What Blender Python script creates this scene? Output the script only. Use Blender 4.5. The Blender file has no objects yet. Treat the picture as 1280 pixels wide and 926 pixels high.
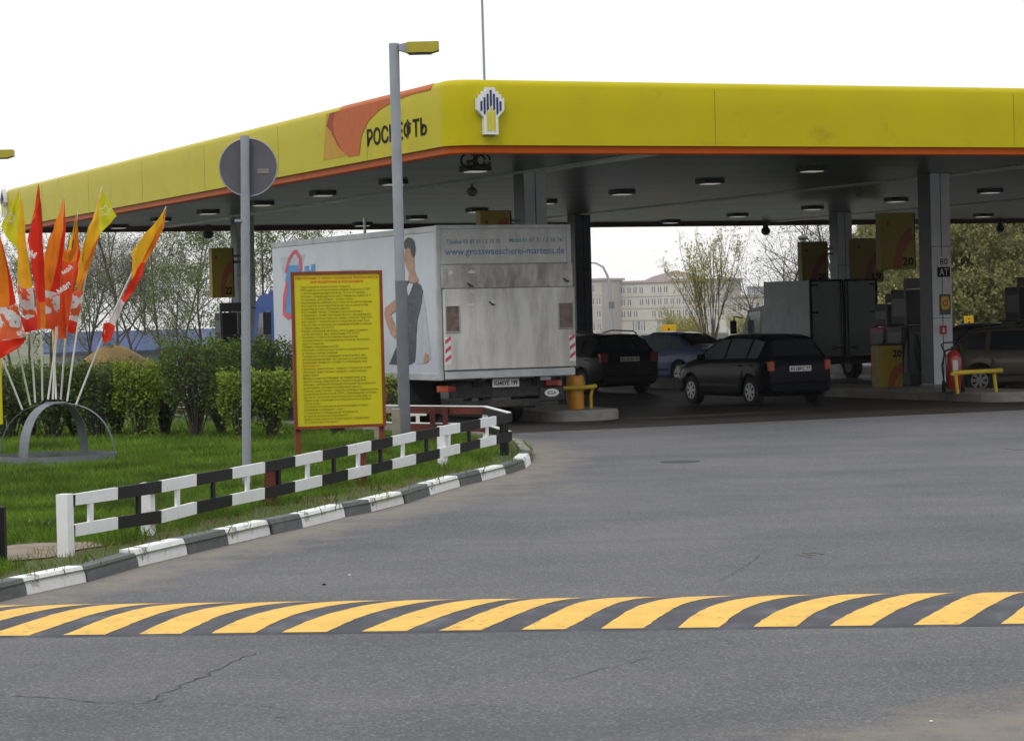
EXPO = 0.0; HAZE = 0.00016
import bpy, bmesh, math, random
from mathutils import Vector, Matrix
random.seed(7)
S = bpy.context.scene
COL = S.collection
PI = math.pi
# ------------------------------------------------------------------ camera frame
F = 3180.0; ROLL = .025; PITCH = math.atan(69/F); CH = 2.0
def ray(px, py):
    u = (px-640)/F; v = (463-py)/F
    X = u*math.cos(ROLL)+v*math.sin(ROLL); Z = -u*math.sin(ROLL)+v*math.cos(ROLL)
    return (X, math.cos(PITCH)+Z*math.sin(PITCH), -math.sin(PITCH)+Z*math.cos(PITCH))
def onz(px, py, z=0.0):
    d = ray(px, py); t = (z-CH)/d[2]; return Vector((d[0]*t, d[1]*t, z))
def atd(px, py, Y):
    d = ray(px, py); t = Y/d[1]; return Vector((d[0]*t, Y, CH+d[2]*t))
def onplane(px, py, p0, n):
    d = Vector(ray(px, py)); o = Vector((0, 0, CH)); n = Vector(n)
    return o+d*((Vector(p0)-o).dot(n)/d.dot(n))
TH = math.radians(23.7)
AV = Vector((-math.sin(TH), math.cos(TH), 0)); BV = Vector((math.cos(TH), math.sin(TH), 0))
OA = Vector((.497, 48.722, 0))
def AB(a, b, z=0.0): return OA+AV*a+BV*b+Vector((0, 0, z))
# ------------------------------------------------------------------ materials
def mat(name, col, rough=.6, metal=0.0, var=.12, vscale=6.0, bump=0.0, bscale=40.0, spec=.5, emit=None, estr=0, coat=0, dirt=None, dscale=1.5, dlo=.5, dhi=.7, alpha=None, trans=0, dstr=1.0):
    m = bpy.data.materials.new(name); m.use_nodes = True
    nt = m.node_tree; N = nt.nodes; L = nt.links; N.clear()
    out = N.new('ShaderNodeOutputMaterial'); p = N.new('ShaderNodeBsdfPrincipled')
    L.new(p.outputs[0], out.inputs[0])
    p.inputs['Roughness'].default_value = rough; p.inputs['Metallic'].default_value = metal
    p.inputs['Specular IOR Level'].default_value = spec
    if coat: p.inputs['Coat Weight'].default_value = coat; p.inputs['Coat Roughness'].default_value = .08
    if trans: p.inputs['Transmission Weight'].default_value = trans
    c = (col[0], col[1], col[2], 1)
    tc = N.new('ShaderNodeTexCoord')
    n = N.new('ShaderNodeTexNoise'); n.inputs['Scale'].default_value = vscale; n.inputs['Detail'].default_value = 6
    L.new(tc.outputs['Object'], n.inputs['Vector'])
    mp = N.new('ShaderNodeMapRange'); mp.inputs['From Min'].default_value = .3; mp.inputs['From Max'].default_value = .7
    mp.inputs['To Min'].default_value = 1-var; mp.inputs['To Max'].default_value = 1+var
    L.new(n.outputs['Fac'], mp.inputs['Value'])
    mx = N.new('ShaderNodeMix'); mx.data_type = 'RGBA'; mx.blend_type = 'MULTIPLY'; mx.inputs[0].default_value = 1
    mx.inputs[6].default_value = c; L.new(mp.outputs[0], mx.inputs[7])
    last = mx.outputs[2]
    if dirt:
        n2 = N.new('ShaderNodeTexNoise'); n2.inputs['Scale'].default_value = dscale; n2.inputs['Detail'].default_value = 8; n2.inputs['Roughness'].default_value = .65
        mpd = N.new('ShaderNodeMapping'); mpd.inputs['Scale'].default_value = (1, 1, dstr); L.new(tc.outputs['Object'], mpd.inputs[0]); L.new(mpd.outputs[0], n2.inputs['Vector'])
        r = N.new('ShaderNodeMapRange'); r.inputs['From Min'].default_value = dlo; r.inputs['From Max'].default_value = dhi
        L.new(n2.outputs['Fac'], r.inputs['Value'])
        m2 = N.new('ShaderNodeMix'); m2.data_type = 'RGBA'; L.new(r.outputs[0], m2.inputs[0]); L.new(last, m2.inputs[6]); m2.inputs[7].default_value = (*dirt, 1)
        last = m2.outputs[2]
    L.new(last, p.inputs['Base Color'])
    if bump:
        b = N.new('ShaderNodeBump'); b.inputs['Strength'].default_value = bump; b.inputs['Distance'].default_value = .02
        nb = N.new('ShaderNodeTexNoise'); nb.inputs['Scale'].default_value = bscale; nb.inputs['Detail'].default_value = 4
        L.new(tc.outputs['Object'], nb.inputs['Vector']); L.new(nb.outputs['Fac'], b.inputs['Height']); L.new(b.outputs[0], p.inputs['Normal'])
    if emit: p.inputs['Emission Color'].default_value = (*emit, 1); p.inputs['Emission Strength'].default_value = estr
    if alpha is not None: p.inputs['Alpha'].default_value = alpha
    return m
M = {}
M['yellow'] = mat('canopy_yellow', (.50, .43, .002), .45, spec=.2, var=.04, vscale=1.2, dirt=(.30, .25, .01), dlo=.6, dhi=.85)
M['orange'] = mat('canopy_orange', (.45, .085, .006), .5, spec=.12, var=.06)
M['swoosh'] = mat('swoosh_orange', (.50, .12, .03), .5, spec=.12, var=.05)
M['swoosh_red'] = mat('swoosh_red', (.33, .05, .03), .5, spec=.12, var=.05)
M['swoosh_pale'] = mat('swoosh_pale', (.50, .28, .03), .5, spec=.12, var=.05)
M['black'] = mat('black_paint', (.010, .010, .011), .7, spec=.15, var=.2)
M['rubber'] = mat('black_rubber', (.015, .015, .016), .8, var=.2)
M['navy'] = mat('emblem_navy', (.01, .02, .12), .5)
M['white'] = mat('white_paint', (.78, .78, .78), .55, var=.05, dirt=(.38, .36, .33), dscale=5, dlo=.62, dhi=.8)
M['emblem_white'] = mat('emblem_white', (.75, .78, .8), .4, var=.03)
M['fencewhite'] = mat('fence_white_paint', (.88, .89, .92), .5, var=.04, dirt=(.40, .38, .35), dscale=11, dlo=.62, dhi=.76, bump=.15)
M['fenceblack'] = mat('fence_black_paint', (.010, .010, .011), .6, spec=.25, var=.3, vscale=12, dirt=(.12, .12, .12), dscale=14, dlo=.66, dhi=.8, bump=.15)
M['domegrey'] = mat('stand_grey_paint', (.16, .18, .21), .5, var=.15)
M['rust'] = mat('red_brown_primer', (.13, .022, .012), .7, var=.25, dirt=(.05, .02, .015), bump=.3)
M['kerbwhite'] = mat('kerb_white_paint', (.86, .87, .88), .6, var=.06, vscale=9, dirt=(.20, .195, .185), dscale=6, dlo=.56, dhi=.66, bump=.5)
M['kerbblack'] = mat('kerb_black_paint', (.10, .106, .115), .6, var=.2, vscale=9, dirt=(.17, .165, .155), dscale=5, dlo=.56, dhi=.76, bump=.5)
M['kerbgrey'] = mat('kerb_concrete', (.26, .25, .23), .9, var=.15, bump=.4)
M['island'] = mat('island_concrete', (.30, .285, .265), .85, var=.2, vscale=3, bump=.3, dirt=(.12, .11, .1), dlo=.5, dhi=.72)
M['bumpdark'] = mat('speed_bump_dark', (.066, .072, .088), .75, var=.25, vscale=4, bump=.5, bscale=90, dirt=(.14, .14, .15), dscale=4, dlo=.55, dhi=.75)
M['bumpyellow'] = mat('speed_bump_yellow', (.85, .52, .10), .65, var=.1, vscale=6, bump=.4, bscale=90, dirt=(.30, .22, .10), dscale=13, dlo=.58, dhi=.74)
M['galv'] = mat('galvanised_steel', (.30, .33, .38), .5, metal=.1, var=.1, vscale=5)
M['polegrey'] = mat('pole_grey_paint', (.30, .33, .38), .5, var=.1, vscale=4)
M['poledark'] = mat('pole_base_grey_paint', (.15, .17, .20), .5, var=.12, vscale=4)
M['signback'] = mat('sign_back_grey', (.10, .10, .125), .55, var=.12, vscale=4)
M['signyellow'] = mat('board_yellow', (.62, .56, .003), .5, var=.03)
M['textbrown'] = mat('board_text', (.28, .23, .012), .7)
M['textred'] = mat('board_red_text', (.62, .12, .01), .7)
M['boardframe'] = mat('board_frame_red', (.22, .04, .012), .6, var=.2)
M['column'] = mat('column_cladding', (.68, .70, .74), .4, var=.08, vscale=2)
M['columnshade'] = mat('column_shade_tone', (.07, .08, .095), .45, var=.1)  # darker copy of the column cladding, shade painted into its colour
M['boardarc'] = mat('board_arc_orange', (.36, .09, .02), .5)
M['ceiling'] = None
M['lens'] = mat('lamp_lens', (.8, .8, .7), .3, emit=(1, .95, .8), estr=.24)
M['housing'] = mat('lamp_housing', (.03, .032, .03), .5)
M['lamphead'] = mat('lamp_head_yellow', (.42, .36, .03), .5, var=.12)
M['truckwhite'] = mat('truck_box_white', (.50, .54, .62), .4, var=.04, vscale=2, dirt=(.38, .40, .43), dscale=1.4, dlo=.55, dhi=.9, coat=.2)
M['truckframe'] = mat('truck_box_aluminium', (.48, .5, .53), .5, metal=.3, var=.12, dirt=(.2, .19, .18), dlo=.5, dhi=.8)
M['liftdirty'] = mat('tail_lift_dirty', (.66, .66, .65), .6, var=.08, vscale=1.2, dirt=(.25, .24, .225), dscale=3.2, dlo=.40, dhi=.82, dstr=.22, bump=.2)
M['liftdark'] = mat('tail_lift_dark_dirt', (.48, .475, .46), .6, var=.15, vscale=3, dirt=(.19, .18, .16), dscale=4, dlo=.42, dhi=.72, dstr=.35, bump=.2)
M['liftband'] = mat('truck_text_band', (.60, .60, .60), .6, var=.1, vscale=2, dirt=(.42, .41, .39), dscale=3, dstr=.3, dlo=.45, dhi=.8)
M['bluetext'] = mat('faded_blue_lettering', (.11, .27, .42), .6, var=.3)
M['adblue'] = mat('advert_blue', (.05, .26, .60), .5)
M['adred'] = mat('advert_red', (.60, .08, .12), .5)
M['skinprint'] = mat('advert_skin_print', (.42, .24, .17), .5, var=.15)
M['hairprint'] = mat('advert_hair_print', (.035, .03, .035), .5)
M['dressprint'] = mat('advert_dress_print', (.055, .065, .085), .5, var=.4, vscale=14, dirt=(.2, .21, .24), dscale=9, dlo=.6, dhi=.72)
M['greyprint'] = mat('advert_grey_print', (.42, .46, .54), .5, var=.1)
M['redlens'] = mat('red_lamp_lens', (.22, .01, .008), .25)
M['orangelens'] = mat('orange_lamp_lens', (.45, .09, .03), .25)
M['clearlens'] = mat('clear_lamp_lens', (.7, .72, .75), .12, coat=.6)
M['chassis'] = mat('truck_chassis', (.022, .022, .024), .75, var=.4, dirt=(.06, .055, .05))
M['plate'] = mat('number_plate', (.8, .8, .8), .4, var=.03)
M['windowbrown'] = mat('cutout_window_brown', (.17, .12, .10), .4, var=.4, vscale=8)
M['blue'] = mat('truck_cab_blue', (.02, .07, .30), .45, spec=.2, var=.06)
M['glass'] = mat('dark_glass', (.02, .025, .028), .06, spec=.7, var=.02)
M['glassblue'] = mat('glass_painted_light', (.20, .25, .26), .05, spec=1.0, var=.02)  # pale base colour stands in for light seen through the glass
M['carblack'] = mat('car_paint_black', (.004, .005, .008), .28, spec=.10, var=.05)
M['carblue'] = mat('car_paint_blue', (.13, .18, .38), .3, spec=.3, coat=.2, var=.05)
M['carwagon'] = mat('car_paint_dark_grey', (.005, .006, .009), .28, spec=.12, var=.05)
M['carbrown'] = mat('car_paint_taupe', (.12, .10, .078), .35, metal=.2, coat=.3, var=.05)
M['carnavy'] = mat('car_paint_navy', (.01, .014, .05), .25, coat=.8, var=.05)
M['plastic'] = mat('dark_plastic', (.02, .02, .022), .6)
M['alloy'] = mat('wheel_alloy', (.35, .36, .38), .35, metal=.7)
M['boxgrey'] = mat('van_box_grey', (.48, .52, .56), .5, var=.08, dirt=(.25, .26, .27), dlo=.5, dhi=.8)
M['vandoor'] = mat('van_door_grey', (.32, .345, .37), .5, var=.1, vscale=2)
M['bollard'] = mat('bollard_orange_yellow', (.62, .27, .006), .45, var=.08, dirt=(.4, .2, .05), dlo=.6, dhi=.8)
M['guardyellow'] = mat('guard_rail_yellow', (.62, .45, .03), .5, var=.12, dirt=(.2, .15, .05), dlo=.62, dhi=.8)
M['extred'] = mat('extinguisher_red', (.40, .03, .02), .35, coat=.4, var=.08)
M['red'] = mat('red_panel', (.48, .02, .02), .45)
M['pump'] = mat('dispenser_grey', (.018, .02, .023), .5, var=.15)
M['pumplight'] = mat('dispenser_light_panel', (.065, .07, .07), .45, var=.1)
M['pricecard'] = mat('topper_yellow', (.34, .25, .008), .5, var=.06)
M['greylens'] = mat('ceiling_speaker', (.25, .26, .25), .5)
M['trunk'] = mat('bark', (.07, .06, .05), .9, var=.4, vscale=9)
M['trunkpale'] = mat('bark_pale', (.12, .10, .075), .9, var=.3)
M['blueroof'] = mat('blue_roof_sheet', (.06, .095, .22), .6, var=.12, vscale=.6)
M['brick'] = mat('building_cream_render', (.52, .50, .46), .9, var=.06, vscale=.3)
M['brickpink'] = mat('building_pink_render', (.44, .39, .38), .9, var=.06, vscale=.3)
M['roofred'] = mat('building_roof', (.38, .33, .31), .8, var=.1)
M['bandpink'] = mat('building_string_course', (.42, .38, .35), .8, var=.1)
M['winfar'] = mat('building_window', (.16, .17, .19), .4, var=.2, vscale=.6)
M['winframe'] = mat('building_window_frame', (.7, .72, .75), .5)
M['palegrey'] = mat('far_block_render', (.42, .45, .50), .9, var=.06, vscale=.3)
M['panelgrey'] = mat('fence_panel_grey', (.24, .25, .26), .7, var=.12, vscale=1)
M['signamber'] = mat('sign_amber', (.75, .45, .01), .5, var=.05)
M['sand'] = mat('sand_heap', (.36, .25, .10), .95, var=.2, vscale=2, bump=.4, bscale=6)
M['wood'] = mat('weathered_wood', (.30, .28, .24), .85, var=.2, bump=.3)
M['plank'] = mat('brown_planks', (.15, .09, .06), .85, var=.3, bump=.3)
M['cream'] = mat('white_concrete', (.7, .7, .68), .8, var=.08)
def leafmat(name, c1, c2, patch=False):
    m = bpy.data.materials.new(name); m.use_nodes = True; nt = m.node_tree; N = nt.nodes; L = nt.links
    p = N['Principled BSDF']; p.inputs['Roughness'].default_value = .6; p.inputs['Specular IOR Level'].default_value = .25
    g = N.new('ShaderNodeNewGeometry'); r = N.new('ShaderNodeMix'); r.data_type = 'RGBA'
    L.new(g.outputs['Random Per Island'], r.inputs[0]); r.inputs[6].default_value = (*c1, 1); r.inputs[7].default_value = (*c2, 1); col = r.outputs[2]
    if patch:
        tc = N.new('ShaderNodeTexCoord'); n = N.new('ShaderNodeTexNoise'); n.inputs['Scale'].default_value = .9; n.inputs['Detail'].default_value = 5; L.new(tc.outputs['Object'], n.inputs['Vector'])
        mp = N.new('ShaderNodeMapRange'); mp.inputs['From Min'].default_value = .35; mp.inputs['From Max'].default_value = .65; mp.inputs['To Min'].default_value = .5; mp.inputs['To Max'].default_value = 1.45; L.new(n.outputs['Fac'], mp.inputs['Value'])
        x = N.new('ShaderNodeMix'); x.data_type = 'RGBA'; x.blend_type = 'MULTIPLY'; x.inputs[0].default_value = 1; L.new(col, x.inputs[6]); L.new(mp.outputs[0], x.inputs[7]); col = x.outputs[2]
    L.new(col, p.inputs['Base Color'])
    t = N.new('ShaderNodeBsdfTranslucent'); L.new(col, t.inputs[0])
    mx = N.new('ShaderNodeMixShader'); mx.inputs[0].default_value = .35
    L.new(p.outputs[0], mx.inputs[1]); L.new(t.outputs[0], mx.inputs[2]); L.new(mx.outputs[0], N['Material Output'].inputs[0])
    return m
M['leafhedge'] = leafmat('hedge_leaves', (.05, .095, .016), (.15, .23, .04))
M['leafbright'] = leafmat('fresh_leaves', (.13, .22, .02), (.34, .42, .06))
M['leaftree'] = leafmat('young_tree_leaves', (.10, .14, .05), (.22, .27, .09))
M['leafolive'] = leafmat('olive_leaves', (.15, .165, .06), (.32, .31, .12))
M['leafwillow'] = leafmat('willow_leaves', (.28, .28, .05), (.50, .46, .12))
M['grass'] = leafmat('grass_blades', (.05, .125, .007), (.17, .27, .025), True)
M['grassdry'] = leafmat('grass_dry', (.12, .13, .02), (.30, .24, .10))
# ceiling: glossy slats
def ceil_mat():
    m = mat('ceiling_slats', (.105, .14, .085), .3, metal=0, spec=.3, var=.06, vscale=1.0)
    nt = m.node_tree; N = nt.nodes; L = nt.links
    p = [n for n in N if n.type == 'BSDF_PRINCIPLED'][0]; tc = [n for n in N if n.type == 'TEX_COORD'][0]
    w = N.new('ShaderNodeTexWave'); w.wave_type = 'BANDS'; w.bands_direction = 'Y'; w.wave_profile = 'SAW'; w.inputs['Scale'].default_value = .8
    L.new(tc.outputs['Object'], w.inputs['Vector'])
    b = N.new('ShaderNodeBump'); b.inputs['Strength'].default_value = .5; b.inputs['Distance'].default_value = .03
    L.new(w.outputs['Fac'], b.inputs['Height']); L.new(b.outputs[0], p.inputs['Normal'])
    base = p.inputs['Base Color'].links[0].from_socket
    g1 = N.new('ShaderNodeMapRange'); g1.inputs['From Min'].default_value = .58; g1.inputs['From Max'].default_value = .7; L.new(w.outputs['Fac'], g1.inputs['Value'])
    gx = N.new('ShaderNodeMix'); gx.data_type = 'RGBA'; L.new(g1.outputs[0], gx.inputs[0]); L.new(base, gx.inputs[6]); gx.inputs[7].default_value = (.012, .014, .011, 1)
    # sheets of slightly different tone
    bk = N.new('ShaderNodeTexBrick'); bk.inputs['Scale'].default_value = .35; bk.inputs['Color1'].default_value = (.45, .5, .42, 1); bk.inputs['Color2'].default_value = (1.5, 1.5, 1.4, 1); bk.inputs['Brick Width'].default_value = 2.2; bk.inputs['Row Height'].default_value = .28; bk.inputs['Mortar Size'].default_value = .004; L.new(tc.outputs['Object'], bk.inputs['Vector'])
    gm = N.new('ShaderNodeMix'); gm.data_type = 'RGBA'; gm.blend_type = 'MULTIPLY'; gm.inputs[0].default_value = 1; L.new(gx.outputs[2], gm.inputs[6]); L.new(bk.outputs[0], gm.inputs[7]); L.new(gm.outputs[2], p.inputs['Base Color'])
    return m
M['ceiling'] = ceil_mat()
# ------------------------------------------------------------------ mesh collector
class MB:
    def __init__(s): s.v = []; s.f = []; s.m = []; s.sm = []; s.attr = {}
    def add(s, vs, fs, mi=0, smooth=False):
        o = len(s.v); s.v += [Vector(v) for v in vs]
        for f in fs: s.f.append([i+o for i in f]); s.m.append(mi); s.sm.append(smooth)
        return s
    def box(s, x0, x1, y0, y1, z0, z1, mi=0, bev=0.0):
        if bev > 0:
            b = bev
            bm = bmesh.new(); bmesh.ops.create_cube(bm, size=1)
            for v in bm.verts: v.co = Vector((x0+(v.co.x+.5)*(x1-x0), y0+(v.co.y+.5)*(y1-y0), z0+(v.co.z+.5)*(z1-z0)))
            bmesh.ops.bevel(bm, geom=bm.edges[:], offset=b, segments=2, affect='EDGES', profile=.5)
            bm.verts.index_update()
            s.add([v.co.copy() for v in bm.verts], [[v.index for v in f.verts] for f in bm.faces], mi); bm.free(); return s
        vs = [(x0, y0, z0), (x1, y0, z0), (x1, y1, z0), (x0, y1, z0), (x0, y0, z1), (x1, y0, z1), (x1, y1, z1), (x0, y1, z1)]
        return s.add(vs, [(3, 2, 1, 0), (4, 5, 6, 7), (0, 1, 5, 4), (1, 2, 6, 5), (2, 3, 7, 6), (3, 0, 4, 7)], mi)
    def obox(s, c, dx, dy, dz, ax, ay, az, mi=0):   # oriented box: centre, half sizes, axes
        c = Vector(c); X = Vector(ax)*dx; Y = Vector(ay)*dy; Z = Vector(az)*dz
        vs = [c-X-Y-Z, c+X-Y-Z, c+X+Y-Z, c-X+Y-Z, c-X-Y+Z, c+X-Y+Z, c+X+Y+Z, c-X+Y+Z]
        return s.add(vs, [(3, 2, 1, 0), (4, 5, 6, 7), (0, 1, 5, 4), (1, 2, 6, 5), (2, 3, 7, 6), (3, 0, 4, 7)], mi)
    def bar(s, p, q, w, h, mi=0, up=(0, 0, 1)):
        p = Vector(p); q = Vector(q); d = (q-p); l = d.length; d.normalize()
        sx = d.cross(Vector(up)).normalized(); uz = sx.cross(d)
        return s.obox((p+q)/2, l/2, w/2, h/2, d, sx, uz, mi)
    def tube(s, pts, r, n=8, mi=0, cap=True, smooth=True):
        pts = [Vector(p) for p in pts]; rs = r if isinstance(r, (list, tuple)) else [r]*len(pts)
        rings = []; prev = None
        for i, p in enumerate(pts):
            d = (pts[min(i+1, len(pts)-1)]-pts[max(i-1, 0)]).normalized()
            if prev is None:
                a = Vector((0, 0, 1)) if abs(d.z) < .9 else Vector((1, 0, 0)); x = d.cross(a).normalized()
            else: x = (prev-d*prev.dot(d)).normalized()
            prev = x; y = d.cross(x)
            rings.append([p+(x*math.cos(2*PI*k/n)+y*math.sin(2*PI*k/n))*rs[i] for k in range(n)])
        vs = [v for R in rings for v in R]; fs = []
        for i in range(len(rings)-1):
            for k in range(n): fs.append((i*n+k, i*n+(k+1) % n, (i+1)*n+(k+1) % n, (i+1)*n+k))
        s.add(vs, fs, mi, smooth)
        if cap:
            s.add(rings[0], [list(range(n))[::-1]], mi); s.add(rings[-1], [list(range(n))], mi)
        return s
    def disc(s, c, axis, r, th, n=28, mi=0):
        c = Vector(c); a = Vector(axis).normalized()
        return s.tube([c-a*th/2, c+a*th/2], r, n, mi, True, False)
    def prism(s, poly, p0, ux, uy, n, th, mi=0):      # polygon (u,v) extruded by th along n
        p0 = Vector(p0); ux = Vector(ux); uy = Vector(uy); n = Vector(n)
        k = len(poly); A_ = [p0+ux*u+uy*v for u, v in poly]; B_ = [q+n*th for q in A_]
        s.add(A_+B_, [list(range(k))[::-1], list(range(k, 2*k))]+[(i, (i+1) % k, k+(i+1) % k, k+i) for i in range(k)], mi)
        return s
    def sphere(s, c, rx, ry=None, rz=None, n=14, m=9, mi=0):
        ry = ry or rx; rz = rz or rx; c = Vector(c); vs = []; fs = []
        for i in range(m+1):
            t = PI*i/m
            for k in range(n): vs.append(c+Vector((rx*math.sin(t)*math.cos(2*PI*k/n), ry*math.sin(t)*math.sin(2*PI*k/n), rz*math.cos(t))))
        for i in range(m):
            for k in range(n): fs.append((i*n+k, (i+1)*n+k, (i+1)*n+(k+1) % n, i*n+(k+1) % n))
        return s.add(vs, fs, mi, True)
    def build(s, name, mats, parent=None, label=None, at=None):
        me = bpy.data.meshes.new(name)
        o0 = Vector(at) if at is not None else Vector((0, 0, 0))
        me.from_pydata([v-o0 for v in s.v], [], s.f)
        for m in (mats if isinstance(mats, (list, tuple)) else [mats]): me.materials.append(m)
        me.polygons.foreach_set('material_index', s.m); me.polygons.foreach_set('use_smooth', s.sm); me.update()
        o = bpy.data.objects.new(name, me); COL.objects.link(o); o.location = o0
        if parent is not None: o.parent = parent
        if label: o['label'] = label
        return o
def tag(o, label=None, cat=None, group=None, kind=None):
    if label: o['label'] = label
    if cat: o['category'] = cat
    if group: o['group'] = group
    if kind: o['kind'] = kind
    return o
def empty(name, loc, rz, label, cat, group=None):
    o = bpy.data.objects.new(name, None); COL.objects.link(o); o.location = loc; o.rotation_euler = (0, 0, rz); o.empty_display_size = .3
    return tag(o, label, cat, group)
def copy_tree(o, parent=None):
    c = o.copy(); COL.objects.link(c); c.parent = parent
    for ch in list(o.children): copy_tree(ch, c)
    return c
def text(name, s, m, parent, origin, ux, uy, w=None, h=.1, n=None, th=.004, align='CENTER', bold=0.0, spacing=1.0, line=1.0, fitw=True):
    """lettering mesh: origin is the centre of the text block, ux/uy its axes"""
    cu = bpy.data.curves.new('tmp', 'FONT'); cu.body = s; cu.align_x = 'LEFT' if align == 'LEFT' else 'CENTER'; cu.resolution_u = 2; cu.offset = bold; cu.space_line = line; cu.space_character = spacing
    ob = bpy.data.objects.new('tmp', cu); COL.objects.link(ob)
    dg = bpy.context.evaluated_depsgraph_get(); me = bpy.data.meshes.new_from_object(ob.evaluated_get(dg))
    bpy.data.objects.remove(ob); bpy.data.curves.remove(cu)
    xs = [v.co.x for v in me.vertices]; ys = [v.co.y for v in me.vertices]
    x0, x1, y0, y1 = min(xs), max(xs), min(ys), max(ys)
    sy = h/(y1-y0); sx = (w/(x1-x0)) if w else sy
    ux = Vector(ux).normalized(); uy = Vector(uy).normalized(); nn = ux.cross(uy); O = Vector(origin)
    for v in me.vertices: v.co = O+ux*((v.co.x-(x0+x1)/2)*sx)+uy*((v.co.y-(y0+y1)/2)*sy)+nn*th
    me.name = name; me.materials.clear(); me.materials.append(m)
    for p in me.polygons: p.material_index = 0
    o = bpy.data.objects.new(name, me); COL.objects.link(o)
    if parent is not None: o.parent = parent
    return o
Z3 = Vector((0, 0, 1)); X3 = Vector((1, 0, 0)); Y3 = Vector((0, 1, 0))
def smooth_poly(pts, step):
    """resample a polyline at equal steps"""
    P = [Vector(p) for p in pts]; out = [P[0].copy()]; acc = 0
    for i in range(len(P)-1):
        d = (P[i+1]-P[i]); l = d.length; t = step-acc
        while t <= l: out.append(P[i]+d*(t/l)); t += step
        acc = l-(t-step)
    return out
def pdist(x, y, P):
    best = 1e9
    for i in range(len(P)-1):
        ax, ay = P[i][0], P[i][1]; dx = P[i+1][0]-ax; dy = P[i+1][1]-ay
        t = max(0, min(1, ((x-ax)*dx+(y-ay)*dy)/(dx*dx+dy*dy+1e-9)))
        best = min(best, (x-ax-dx*t)**2+(y-ay-dy*t)**2)
    return math.sqrt(best)
def inpoly(x, y, P):
    c = False; j = len(P)-1
    for i in range(len(P)):
        if (P[i][1] > y) != (P[j][1] > y) and x < (P[j][0]-P[i][0])*(y-P[i][1])/(P[j][1]-P[i][1])+P[i][0]: c = not c
        j = i
    return c
# ================================================================== camera, sky, sun
cam = bpy.data.cameras.new('camera'); cam.lens = F/1280*36; cam.sensor_width = 36; cam.clip_end = 5000; cam.clip_start = .2
co = bpy.data.objects.new('camera', cam); COL.objects.link(co); S.camera = co
fw = Vector(ray(640, 463)).normalized()
ri = (Vector(ray(740, 463))-Vector(ray(540, 463))).normalized(); up = ri.cross(fw).normalized()
mm = Matrix((ri, up, -fw)).transposed().to_4x4(); mm.translation = Vector((0, 0, CH)); co.matrix_world = mm
W = bpy.data.worlds.new('World'); S.world = W; W.use_nodes = True
N = W.node_tree.nodes; L = W.node_tree.links; bg = N['Background']
sky = N.new('ShaderNodeTexSky'); sky.sky_type = 'NISHITA'; sky.sun_disc = False
SUN_EL, SUN_AZ = math.radians(52), math.radians(205)
sky.sun_elevation = SUN_EL; sky.sun_rotation = SUN_AZ; sky.dust_density = 4; sky.air_density = 1.2; sky.ozone_density = 1
tc = N.new('ShaderNodeTexCoord'); nz = N.new('ShaderNodeTexNoise'); nz.inputs['Scale'].default_value = 1.6; nz.inputs['Detail'].default_value = 5
mpn = N.new('ShaderNodeMapping'); mpn.inputs['Scale'].default_value = (1, 1, 2.5); L.new(tc.outputs['Generated'], mpn.inputs[0]); L.new(mpn.outputs[0], nz.inputs['Vector'])
rmp = N.new('ShaderNodeMapRange'); rmp.inputs['From Min'].default_value = .25; rmp.inputs['From Max'].default_value = .75; rmp.inputs['To Min'].default_value = 9.2; rmp.inputs['To Max'].default_value = 12.0
L.new(nz.outputs['Fac'], rmp.inputs['Value'])
cl = N.new('ShaderNodeMix'); cl.data_type = 'RGBA'; cl.blend_type = 'MULTIPLY'; cl.inputs[0].default_value = 1; cl.inputs[6].default_value = (1, .995, .99, 1); L.new(rmp.outputs[0], cl.inputs[7])
mxs = N.new('ShaderNodeMix'); mxs.data_type = 'RGBA'; mxs.inputs[0].default_value = .86   # thick overcast over the clear sky
L.new(sky.outputs[0], mxs.inputs[6]); L.new(cl.outputs[2], mxs.inputs[7]); L.new(mxs.outputs[2], bg.inputs[0]); bg.inputs[1].default_value = .11
su = bpy.data.lights.new('sun', 'SUN'); su.energy = .9; su.angle = math.radians(14); su.color = (1, .96, .9)
so = bpy.data.objects.new('sun', su); COL.objects.link(so)
# sky sun_rotation is clockwise from +Y seen from above
sd = Vector((math.sin(SUN_AZ)*math.cos(SUN_EL), math.cos(SUN_AZ)*math.cos(SUN_EL), math.sin(SUN_EL)))
so.rotation_euler = sd.to_track_quat('Z', 'Y').to_euler()
S.view_settings.view_transform = 'Standard'; S.view_settings.look = 'None'; S.view_settings.exposure = EXPO; S.view_settings.gamma = 1
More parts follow.
